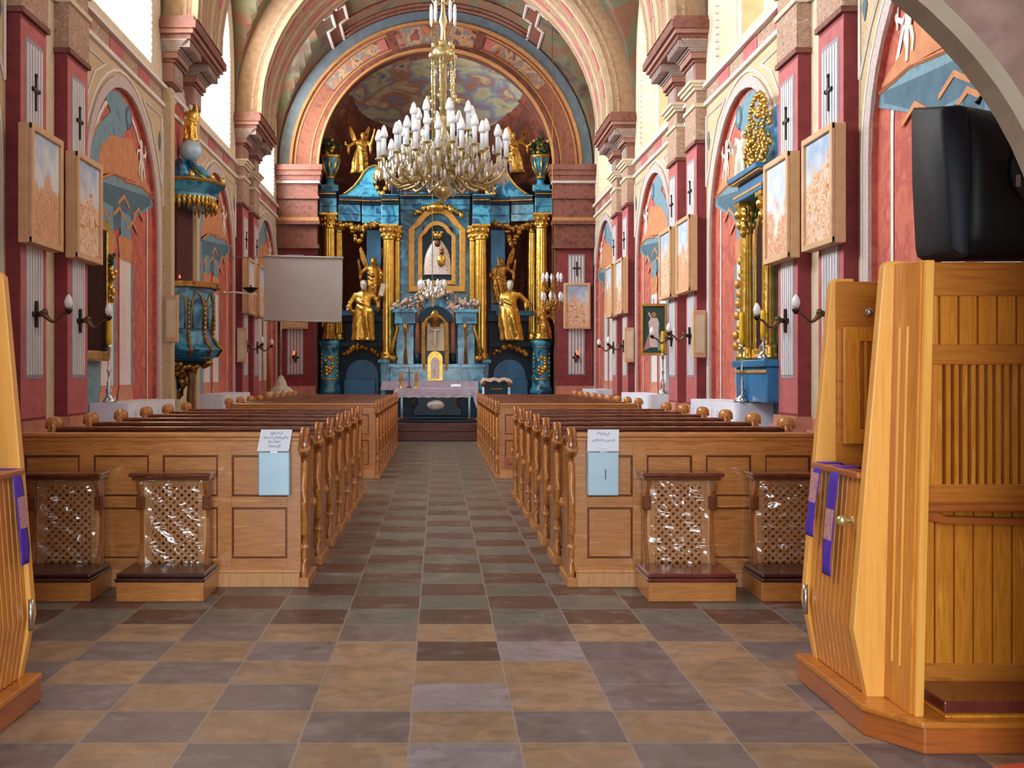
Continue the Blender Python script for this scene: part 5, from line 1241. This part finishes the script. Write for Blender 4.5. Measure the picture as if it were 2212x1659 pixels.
g = G(); g.add([(-.12, -.1, .03), (.0, -.1, .05), (.0, .12, .1), (-.12, .12, .09), (.12, -.1, .035), (.12, .12, .095)], [(0, 1, 2, 3), (1, 4, 5, 2)]); g.build('pages', 'paper', t)
t = thing('microphone', 'tiny microphone with pale tip standing behind the missal on the altar', 'microphone', (ax(990), YT+.7, ZF+.80))
g = G(); g.lathe([(.03, 0), (.03, .02), (.006, .03), (.006, .15), (.02, .17), (.02, .22), (.005, .24)], n=10); g.build('stem', 'silver', t)
# ---- ambo
t = thing('lectern', 'dark lectern with gold lettering and draped cream cloth, right of the altar', 'lectern', (px(1072, 27.2), 27.2, ZF))
lz = lambda v: pz(v, 27.2)-ZF
g = G(); g.box(-.26, .26, 0, .35, 0, lz(820)); g.box(-.34, .34, -.1, .42, 0, .06); g.build('body', 'teal_dark', t, bevel=.01)
g = G()
for s in (-1, 1): g.lathe([(.03, .06), (.03, lz(836))], (s*.30, -.04, 0), 12)
g.build('corner_column', 'steel_blue', t)
g = G()
for s in (-1, 1): g.lathe([(.03, 0), (.05, .06), (.06, .12)], (s*.30, -.04, lz(836)), 10); g.lathe([(.05, .06), (.04, .1)], (s*.30, -.04, 0), 10)
rnd = random.Random(2)
for z, hw in ((.78, .12), (.64, .1), (.52, .05)):
    x = -hw
    while x < hw: g.box(x, x+.02, -.006, 0, z, z+rnd.uniform(.02, .035)); x += .033
g.build('gilding', 'gold_dark', t)
g = G(); rows = []
for y in (-.1, .1, .35): rows.append([(-.37+.74*k/12, y, lz(822)+(.06-.03*(y > .2))+.015*math.sin(k*1.6)-(.07 if k in (0, 12) else 0)) for k in range(13)])
rows.insert(0, [(a, b-.01, c-.08-.015*math.sin(i*2)) for i, (a, b, c) in enumerate(rows[0])])
g.grid(rows, 0, True); o = g.build('cover_cloth', 'pink_cloth', t) if 'pink_cloth' in MATS else g.build('cover_cloth', 'stone_white', t)
# ---- statue base objects on the chancel left
t = thing('processional_cross', 'slim gilt pole in a lobed white stone foot, below the grey screen', 'pole', (px(607, 27.6), 27.6, ZF))
hz = lambda v: pz(v, 27.6)-ZF
g = G(); g.lathe([(.36, 0), (.36, .2), (.30, .26), (.30, hz(862)), (.34, hz(860)), (.34, hz(850)), (.26, hz(846)), (.24, hz(838)), (.15, hz(834)), (.12, hz(824)), (.09, hz(820)), (.05, hz(812)), (0, hz(810))], n=8, sm=False)
for k in range(4): a = PI*k/2+.5; g.ball((.24*math.cos(a), .24*math.sin(a), hz(850)), (.09, .09, .12), 8)
g.build('foot', 'stone_white', t, bevel=.01)
g = G(); g.tube([(0, 0, hz(812)), (0, 0, hz(600))], .022, 8); g.build('shaft', 'brass_pale', t)
t = thing('paschal_candle', 'tall brown candle in a white stand left of the lobed white foot', 'candle', (px(581, 27), 27.0, ZF))
cz = lambda v: pz(v, 27)-ZF
g = G(); g.lathe([(.16, 0), (.14, .05), (.08, .12), (.08, cz(855)), (.11, cz(848)), (.06, cz(846))], n=14); g.build('stand', 'stone_white', t)
g = G(); g.lathe([(.055, cz(850)), (.055, cz(765)), (.05, cz(758)), (.01, cz(756))], n=14); g.build('candle', 'honey_red', t)
t = thing('side_table', 'small round table with white cover below the screen, left of the high altar', 'table', (px(680, 28), 28.2, ZF)); g = G(); g.lathe([(.05, 0), (.04, .4), (.28, .46), (.28, .48), (0, .5)], n=14); g.build('cover', 'linen', t)
# ---- projection screen
YSC = 24.6
t = thing('projection_screen', 'plain grey projection screen hanging left of the high altar', 'screen', (px(655, YSC), YSC, pz(624, YSC)))
hw = (px(740, YSC)-px(570, YSC))/2; hh = (pz(553, YSC)-pz(695, YSC))/2
g = G(); g.add([(-hw, 0, -hh+.03), (hw-.02, 0, -hh+.0), (hw, 0, hh-.05), (-hw, 0, hh)], [(0, 1, 2, 3)]); o = g.build('fabric', 'screen_grey', t); s_ = o.modifiers.new('t', 'SOLIDIFY'); s_.thickness = .006
g = G(); g.tube([(-hw-.01, .0, hh), (hw+.02, .0, hh-.04)], .025, 10); g.build('roller_tube', 'screen_grey', t)
g = G(); g.tube([(-hw+.01, .0, -hh+.03), (hw-.03, .0, -hh)], .018, 8); g.build('weight_bar', 'screen_grey', t)
g = G(); g.tube([(-hw+.1, .05, hh-.03), (-hw+.1, .08, hh-.02), (-WX+.0-px(655, YSC), .08, hh-.02)], .010, 6); g.build('wall_bracket', 'screen_grey', t)
# ================================================================ CHANDELIERS
def candle_mesh(g_c, g_b, h):
    g_c.lathe([(.028, 0), (.028, h)], n=10)
    g_b.lathe([(.032, h-.008), (.048, h+.02), (.046, h+.05), (.032, h+.09), (.024, h+.12), (.008, h+.145)], n=12)
DC = 14.0; cxx = px(957, DC); zc = lambda v: pz(v, DC)
CH = thing('chandelier', 'large brass and crystal chandelier with three tiers of white candles', 'chandelier', (cxx, DC, zc(350)))
z0 = zc(350)
Z = lambda v: zc(v)-z0
g = G(); g.lathe([(.0, Z(440)), (.04, Z(436)), (.03, Z(430)), (.09, Z(424)), (.13, Z(410)), (.09, Z(398)), (.05, Z(390)), (.12, Z(380)), (.15, Z(368)), (.06, Z(356)), (.05, Z(330)), (.11, Z(322)), (.12, Z(310)), (.04, Z(300)), (.035, Z(262)), (.06, Z(256)), (.03, Z(248))], n=18)
g.lathe([(.035, Z(248)), (.03, Z(150)), (.055, Z(145)), (.03, Z(135)), (.12, Z(130)), (.145, Z(118)), (.12, Z(108)), (.07, Z(98)), (.05, Z(94)), (.03, Z(86)), (.025, Z(60)), (.05, Z(45)), (.03, Z(30)), (.02, Z(10)), (.02, Z(-60)), (.012, Z(-200)), (.012, 11.5-z0)], n=12)
g.build('stem', 'brass_pale', CH)
g = G()
for k in range(6):
    a = 2*PI*k/6+.3; r = .135
    g.tube([(r*math.cos(a), r*math.sin(a), Z(128)), (r*1.02*math.cos(a), r*1.02*math.sin(a), Z(180)), (r*1.0*math.cos(a), r*1.0*math.sin(a), Z(300))], .011, 6)
    for q in range(7):
        zz = Z(140+q*20); g.ball((r*math.cos(a), r*math.sin(a), zz), (.02, .02, .03), 6)
    g.ball((.14*math.cos(a), .14*math.sin(a), Z(122)), (.04, .04, .05), 8); g.ball((.12*math.cos(a), .12*math.sin(a), Z(100)), (.03, .03, .05), 6)
    g.ball((.19*math.cos(a), .19*math.sin(a), Z(215)), (.03, .03, .04), 6)
g.build('hanging_rods', 'brass_pale', CH)
TIER = [(18, .775, 345, 345, .22, .1), (11, .53, 322, 318, .22, .35), (8, .36, 286, 286, .22, .2)]
cand = None
def add_arm(n_, rad, vb, vt, ch, ph, mb):
    global cand
    arm = None
    for k in range(n_):
        a = 2*PI*k/n_+ph; zt_ = Z(vb)+.006*math.sin(k*5)
        if arm is None:
            g = G(); zz = zt_-.02
            pts = [(.08, 0, zz-.06), (rad*.3, 0, zz-.14), (rad*.5, 0, zz-.26), (rad*.72, 0, zz-.30), (rad*.9, 0, zz-.22), (rad*.99, 0, zz-.10), (rad, 0, zz)]
            g.tube(pts, [.016, .02, .018, .022, .018, .014, .012], 7)
            g.tube([(rad*.72, .0, zz-.28), (rad*.60, .02, zz-.16), (rad*.66, .0, zz-.10), (rad*.74, 0, zz-.14)], .009, 5)
            g.ball((rad*.5, 0, zz-.25), (.03, .03, .03), 6)
            g.lathe([(.006, -.02), (.03, -.005), (.05, .01), (.048, .016), (.02, .012), (.026, .03), (.02, .035)], (rad, 0, zz), 12)
            arm = g.build('arm', 'brass_pale', CH); arm.rotation_euler = (0, 0, a)
        else:
            c = arm.copy(); sc.collection.objects.link(c); c.rotation_euler = (0, 0, a)
        if cand is None:
            g1, g2 = G(), G(); candle_mesh(g1, g2, .20)
            cd = g1.build('candle', 'candle_white', CH); b = g2.build('bulb', 'bulb_white', cd); cand = cd
        else:
            cd = cand.copy(); sc.collection.objects.link(cd); b = cand.children[0].copy(); sc.collection.objects.link(b); b.parent = cd
        cd.location = (rad*math.cos(a), rad*math.sin(a), zt_-.0)
for t_ in TIER: add_arm(*t_[:6], None)
# top ring of small candles near the upper edge
for k in range(5):
    a = 2*PI*k/5+.3; r = .15
    g = G(); g.tube([(0, 0, Z(5)), (r*.6*math.cos(a), r*.6*math.sin(a), Z(12)), (r*math.cos(a), r*math.sin(a), Z(-6))], .009, 5); g.build('upper_arm', 'brass_pale', CH)
    c = G(); c.lathe([(.006, Z(56)), (.018, Z(48)), (.022, Z(30)), (.018, Z(12)), (.006, Z(6))], (r*math.cos(a), r*math.sin(a), 0), 8); c.build('pendant_drop', 'candle_white', CH)
g = G(); rnd = random.Random(8)
def drop(c, r, h): g.lathe([(.001, 0), (r, h*.35), (r*.55, h*.8), (.002, h)], c, 5, 0, sm=False)
for (n_, rad, vb, vt, ch, ph) in TIER:
    for k in range(n_*5):
        a = 2*PI*k/(n_*5)+rnd.uniform(-.05, .05); r = rad*rnd.uniform(.82, 1.06)
        drop((r*math.cos(a), r*math.sin(a), Z(vb)-.14-rnd.uniform(0, .22)), .02, .13)
for k in range(210):
    a = rnd.uniform(0, 2*PI); f = rnd.random(); r = .1+.7*f; drop((r*math.cos(a), r*math.sin(a), Z(345)-.03-.32*rnd.random()+.22*(1-f)), .02, .12)
for k in range(60): a = rnd.uniform(0, 2*PI); r = rnd.uniform(.08, .2); drop((r*math.cos(a), r*math.sin(a), Z(425)+rnd.uniform(0, .35)), .014, .08)
for k in range(30): a = rnd.uniform(0, 2*PI); r = .14; drop((r*math.cos(a), r*math.sin(a), Z(rnd.uniform(135, 175))), .011, .08)
tag(g.build('crystal_drops', 'crystal', CH), kind='stuff')
def small_chandelier(name, label, u, D, v_top, tiers, zch, dark=False):
    t = thing(name, label, 'chandelier', (px(u, D), D, pz(v_top, D))); Z0 = pz(v_top, D)
    q = lambda v: pz(v, D)-Z0
    mm = 'gold_dark' if dark else 'brass_pale'
    g = G(); g.tube([(0, 0, q(tiers[-1][1]+34)), (0, 0, zch-Z0)], .010, 5); g.lathe([(0, q(tiers[-1][1]+38)), (.05, q(tiers[-1][1]+32)), (.03, q(tiers[-1][1]+26)), (.10, q(tiers[-1][1]+18)), (.05, q(tiers[-1][1]+10)), (.04, q(tiers[0][1]))], n=12); g.build('stem', mm, t)
    for (n_, v, rad) in tiers:
        for k in range(n_):
            a = 2*PI*k/n_+.25; z = q(v)
            g = G(); g.tube([(0, 0, z-.12), (rad*.5*math.cos(a), rad*.5*math.sin(a), z-.22), (rad*.9*math.cos(a), rad*.9*math.sin(a), z-.12), (rad*math.cos(a), rad*math.sin(a), z)], .014, 6); g.lathe([(.01, -.01), (.045, .01), (.02, .015)], (rad*math.cos(a), rad*math.sin(a), z), 8); g.build('arm', mm, t)
            g = G(); g.lathe([(.03, .0), (.03, .08), (.05, .12), (.045, .17), (.012, .25)], (rad*math.cos(a), rad*math.sin(a), z), 8); g.build('candle_bulb', 'bulb_white', t)
    g = G(); rnd = random.Random(6)
    for k in range(70):
        a = rnd.uniform(0, 2*PI); r = tiers[-1][2]*rnd.uniform(.2, 1.0); c = (r*math.cos(a), r*math.sin(a), q(tiers[-1][1]+rnd.uniform(2, 24)*(1.2-r/tiers[-1][2]*.6)))
        g.lathe([(.001, 0), (.02, .04), (.002, .11)], c, 5, 0, sm=False)
    tag(g.build('crystal_drops', 'crystal' if not dark else 'gold_dark', t), kind='stuff')
    return t
small_chandelier('sanctuary_chandelier', 'small crystal chandelier with white bulbs hanging before the tabernacle', 934, 29.0, 620, [(9, 626, .33)], 11.55)
small_chandelier('sanctuary_chandelier', 'narrow two-tier hanging light with white bulbs, right of the high altar', 1193, 29.5, 600, [(5, 610, .24), (6, 652, .26)], 11.4, True)
# ================================================================ PULPIT
YP = 19.6
t = thing('pulpit', 'blue and gilt pulpit with canopy on the left wall', 'pulpit', (-WX, YP, 0))
A0, A1 = -PI/2, PI/2
def poly(prof, m, n=6, rr=1): 
    g = G(); g.lathe([(r*rr, z) for r, z in prof], (0, 0, 0), n, 0, A0, A1, False); return g
pv = lambda v: pz(v, YP)
g = poly([(.0, pv(775)), (.60, pv(775)), (.66, pv(768)), (.74, pv(755)), (.62, pv(745)), (.57, pv(715)), (.62, pv(650)), (.62, pv(622)), (.70, pv(616)), (.66, pv(612)), (0, pv(612))], 0, 6)
g.build('body', 'blue_marble', t, bevel=.015)
g = G(); g.lathe([(.67, pv(626)), (.74, pv(624)), (.75, pv(614)), (.68, pv(612))], (0, 0, 0), 6, 0, A0, A1, False)
for k in range(7):
    a = A0+PI*k/6
    for q in range(9):
        z = pv(650+q*10); r = .60; g.ball((r*math.cos(a), r*math.sin(a), z), (.035, .035, .05), 6)
    g.tube([(.56*math.cos(a), .56*math.sin(a), pv(722)), (.66*math.cos(a), .66*math.sin(a), pv(742)), (.76*math.cos(a), .76*math.sin(a), pv(756)), (.66*math.cos(a), .66*math.sin(a), pv(770))], .03, 6)
for k in range(6):                                 # framed panels between the corners
    a = A0+PI*(k+.5)/6; c, s_ = math.cos(a), math.sin(a); r = .612
    pts = [(-.09, pv(712)), (.09, pv(712)), (.10, pv(655)), (.06, pv(642)), (0, pv(637)), (-.06, pv(642)), (-.10, pv(655)), (-.09, pv(712))]
    g.tube([(r*c-a_*s_, r*s_+a_*c, z) for a_, z in pts], .013, 5)
g.build('gilding', 'gold_dark', t)
g = G(); g.lathe([(0, pv(846)), (.05, pv(838)), (.08, pv(820)), (.16, pv(806)), (.34, pv(795)), (.52, pv(782)), (.56, pv(775)), (0, pv(774))], (0, 0, 0), 14, 0, A0, A1); g.build('underside', 'teal_dark', t)
g = G(); rnd = random.Random(3)
for k in range(44):
    f = rnd.random(); a = rnd.uniform(A0, A1); r = .1+.45*f; g.ball((r*math.cos(a), r*math.sin(a), pv(815)+.25*f), (.06, .06, .05), 6)
g.tube([(.05, 0, pv(815)), (.12, 0, pv(830)), (.05, 0, pv(850)), (.02, 0, pv(862))], [.09, .08, .06, .02], 8); g.build('gilt_leafwork', 'gold_dark', t)
g = G(); g.tube([(.22, -.1, pv(790)), (.26, -.1, pv(820)), (.24, -.1, pv(860)), (.28, -.1, pv(905)), (.27, -.1, 0.02)], [.09, .06, .07, .05, .07], 10); g.build('support_post', 'bronze', t)
g = G(); g.box(.06, .13, -.62, .62, pv(620), pv(445)); g.build('back_panel', 'dark_marble', t, bevel=.01)
# canopy
g = G(); g.lathe([(0, pv(452)), (.60, pv(450)), (.66, pv(440)), (.64, pv(425)), (.72, pv(415)), (.80, pv(402)), (.80, pv(396)), (.62, pv(392)), (.45, pv(384)), (.30, pv(368)), (.22, pv(356)), (.16, pv(346)), (0, pv(345))], (0, 0, 0), 6, 0, A0, A1, False)
g.build('canopy', 'blue_marble', t, bevel=.015)
g = G()
for k in range(26):
    a = A0+PI*k/25; g.tube([(.66*math.cos(a), .66*math.sin(a), pv(432)), (.66*math.cos(a), .66*math.sin(a), pv(446)), (.64*math.cos(a), .64*math.sin(a), pv(454 if k % 2 else 462))], [.04, .045, .01], 6)
for k in range(7):
    a = A0+PI*k/6; g.tube([(.74*math.cos(a), .74*math.sin(a), pv(400)), (.5*math.cos(a), .5*math.sin(a), pv(384)), (.3*math.cos(a), .3*math.sin(a), pv(362))], .025, 6); g.ball((.76*math.cos(a), .76*math.sin(a), pv(392)), (.05, .05, .07), 8)
g.lathe([(.80, pv(404)), (.83, pv(400)), (.80, pv(397))], (0, 0, 0), 6, 0, A0, A1, False); g.build('canopy_gilding', 'gold', t)
g = G()
for k in range(4):
    a = A0+PI*(k+.5)/4; g.tube([(.62*math.cos(a), .62*math.sin(a), pv(394)), (.48*math.cos(a), .48*math.sin(a), pv(372)), (.2*math.cos(a), .2*math.sin(a), pv(352))], [.09, .06, .05], 8)
g.build('canopy_scrolls', 'blue_marble', t)
g = G(); g.ball((.22, 0, pv(325)), .19, 20); g.build('globe', 'steel_blue', t)
g = G(); g.tube([(.74, .1, pv(634)), (.95, .0, pv(631)), (1.35, -.1, pv(637))], .016, 6); g.ball((.78, .1, pv(632)), .03, 8); g.build('crucifix_arm', 'ivory', t)
g = G(); g.lathe([(0, -.05), (.05, -.03), (.13, .03), (.135, .045), (.02, .03), (.01, .09)], (1.25, -.08, pv(628)), 14); g.build('dark_bowl', 'iron', t)
g = G(); g.lathe([(.0, 0), (.016, .02), (.012, .05), (0, .07)], (.16, -.55, pv(608)), 8); g.build('red_light', 'red_glow', t)
statue('gilt_saint_statue', 'slender gilt figure standing on the globe above the pulpit canopy', 'statue', .64, (-WX+.22, YP, pv(304)-.02), ('gold', 'ivory', 'gold'), 41, False, 0, ((.12, .6, -.1), (.16, 1.0, -.05)))
# niche arch painted behind the pulpit canopy, between the pilasters
g = G(); F = lambda a, b, c: (-WX+c, YP+a, b)
g.prism([(-.75, 4.4)]+arc(0, 5.35, .75, PI, 0, 16)+[(.75, 4.4)], F, .0, .012, 0)
ring(g, F, 0, 5.35, .75, .98, 4.2, 0, .05, 1); ring(g, F, 0, 5.35, 1.06, 1.09, 4.2, 0, .03, 2); g.build('pulpit_niche', ['salmon_fresco', 'lilac_trim', 'white_trim'], WALL_L)
for y in (18.62, 20.6):
    g = G(); F2 = lambda a, b, c: (-WX+c, a, b)
    g.prism([(y-.1, 0), (y+.15, 0), (y+.15, 6.1), (y-.1, 6.1)], F2, 0, .14, 0); g.prism([(y-.2, 0), (y+.25, 0), (y+.25, .9), (y-.2, .9)], F2, 0, .24, 1); ntr += 1
    tag(g.build('trim_%d' % ntr, ['tan_plaster', 'pink_stone']), 'tan pilaster strip beside the pulpit', kind='structure')
# ================================================================ BLUE SIDE ALTAR ON THE RIGHT
S = thing('side_retable', 'blue side altar with gilt columns and foliage on the right wall', 'altar', (4.405, 14.78, 0))
FS = lambda a, b, c: (-c, a*.72, b)
def bs(g, a0, a1, z0, z1, d0, d1, m=0): g.prism([(a0, z0), (a1, z0), (a1, z1), (a0, z1)], FS, d0, d1, m)
g = G(); bs(g, -1.0, 1.0, 1.16, 1.6, .0, .35); bs(g, -1.04, 1.05, 1.6, 1.69, 0, .4)
bs(g, -.9, .78, 1.69, 3.85, .0, .10)
bs(g, -.8, 1.0, 3.78, 3.86, 0, .38); bs(g, -.8, .98, 3.86, 4.02, 0, .33)
bs(g, -.7, .5, 4.1, 4.85, 0, .15)
g.build('body', 'light_blue_paint', S, bevel=.015)
g = G(); bs(g, -.8, 1.07, 4.02, 4.05, 0, .42); bs(g, -1.0, 1.01, 1.52, 1.56, .35, .37)
bs(g, -.8, 1.02, 3.83, 3.87, .36, .39); g.build('gilt_cornice', 'gold_matte', S, bevel=.01)
g = G(); bs(g, -.8, 1.12, 4.05, 4.12, 0, .45); g.build('cornice', 'light_blue_paint', S, bevel=.01)
g = G(); bs(g, .70, .76, 1.72, 3.78, .10, .12); g.build('edge_strip', 'teal_dark', S)
for a in (.61, -.42):
    gcol = column(-.24, a, 1.69, 3.78, .09, S)
g = G(); ring(g, FS, -.0, 3.05, .50, .62, 1.72, .1, .2, 0); bs(g, -.62, .64, 1.70, 1.84, .1, .22); g.build('picture_frame', 'gold', S, bevel=.02)
g = G(); g.prism([(-.52, 1.8), (.52, 1.8), (.52, 3.05)]+arc(-.0, 3.05, .52, 0, PI, 12)+[(-.52, 3.05)], FS, .11, .18); g.build('picture', 'picture_dark', S)
g = G(); rnd = random.Random(17)
for k in range(200):
    a = rnd.uniform(-.6, .7); z = 4.12+rnd.uniform(0, 1.0)*(1-abs(a)*.6); g.ball((-.2-rnd.uniform(0, .1), a*.75, z), (.025, rnd.uniform(.015, .05), rnd.uniform(.02, .06)), 6)
for k in range(10): g.ball((-.3, .5+rnd.uniform(-.05, .05), 3.45+rnd.uniform(-.2, .25)), (.04, .05, .06), 6)
for k in range(9): g.ball((-.22, .6+.15*math.cos(k*.7), 4.7-.06*k), (.04, .05, .06), 6)
for k in range(9): g.ball((-.26, .0+.35*math.cos(PI*k/8), 4.85+.22*math.sin(PI*k/8)), (.04, .06, .045), 6)
g.build('gilt_foliage', 'gold', S)
g = G()
for k in range(10): g.ball((-.30+rnd.uniform(-.04, .04), .78+rnd.uniform(-.07, .07), 1.75+k*.14+rnd.uniform(-.03, .03)), (.05, .07, .07), 7)
g.build('gilt_side_scroll', 'gold_matte', S)
statue('white_cherub_statue', 'ivory cherub with gilt wings standing on the cornice of the blue side altar', 'statue', .62, (4.13, 15.42, 4.12), ('ivory', 'ivory', 'ivory'), 51, True, 0, ((.25, .75, -.1), (.2, .95, -.1)), rz=-.6)
for s, d in ((1, 'right'),):
    pass
# picture of the robed figure (generic) hung in the second right arch
t = thing('framed_picture', 'gilt framed green picture of a robed figure with two pale rays', 'painting', (4.30, 23.2, 2.32))
Fp = lambda a, b, c: (-c, a, b)
Fp = lambda a, b, c: (-.62*a-c*.78, .78*a-c*.62, b)
W2, H2 = .29, .55
W2 = (1442-1383)/FPX*23.0/2/.62*.42
g = G()
# picture hangs turned towards the nave entrance, like the photo shows it
Fq = lambda a, b, c: (a, -c, b)
W2 = (1441-1385)/FPX*21.6/2; H2 = (768-656)/FPX*21.6/2
for q in ((-W2, W2, H2-.05, H2), (-W2, W2, -H2, -H2+.05), (-W2, -W2+.04, -H2, H2), (W2-.04, W2, -H2, H2)): g.prism([(q[0], q[2]), (q[1], q[2]), (q[1], q[3]), (q[0], q[3])], Fq, 0, .05)
g.build('frame', 'gold_matte', t, bevel=.008)
g = G(); g.prism([(-W2+.03, -H2+.03), (W2-.03, -H2+.03), (W2-.03, H2-.03), (-W2+.03, H2-.03)], Fq, .005, .012); g.build('canvas', 'picture_green', t)
g = G(); 
g.prism([(-.02, .12), (.02, .12), (-.08, -.34), (-.20, -.40)], Fq, .012, .015, 1); g.prism([(.02, .12), (.04, .1), (.19, -.34), (.08, -.40)], Fq, .012, .015, 2)
g.prism([(-.07, -.33), (.07, -.33), (.08, -.1), (.10, .12), (.06, .22), (-.05, .22), (-.10, .14), (-.08, -.1)], Fq, .015, .018, 0); g.prism(arc(0, .28, .045, 0, 2*PI, 12)[:-1], Fq, .015, .019, 3); g.prism([(-.05, .2), (-.11, .30), (-.09, .33), (-.03, .21)], Fq, .015, .018, 0)
g.build('painted_figure', ['white_glow', 'rose_ray', 'blue_ray', 'mural_orange'], t)
t.location = (px(1412, 21.6), 21.6, pz(712, 21.6))
g = G(); g.tube([(0, .0, H2), (.0, .02, H2+.1)], .006, 5); g.tube([(W2-.02, .03, 0), (4.42-t.location.x, .03, 0)], .012, 6); g.build('wall_bracket', 'iron', t)
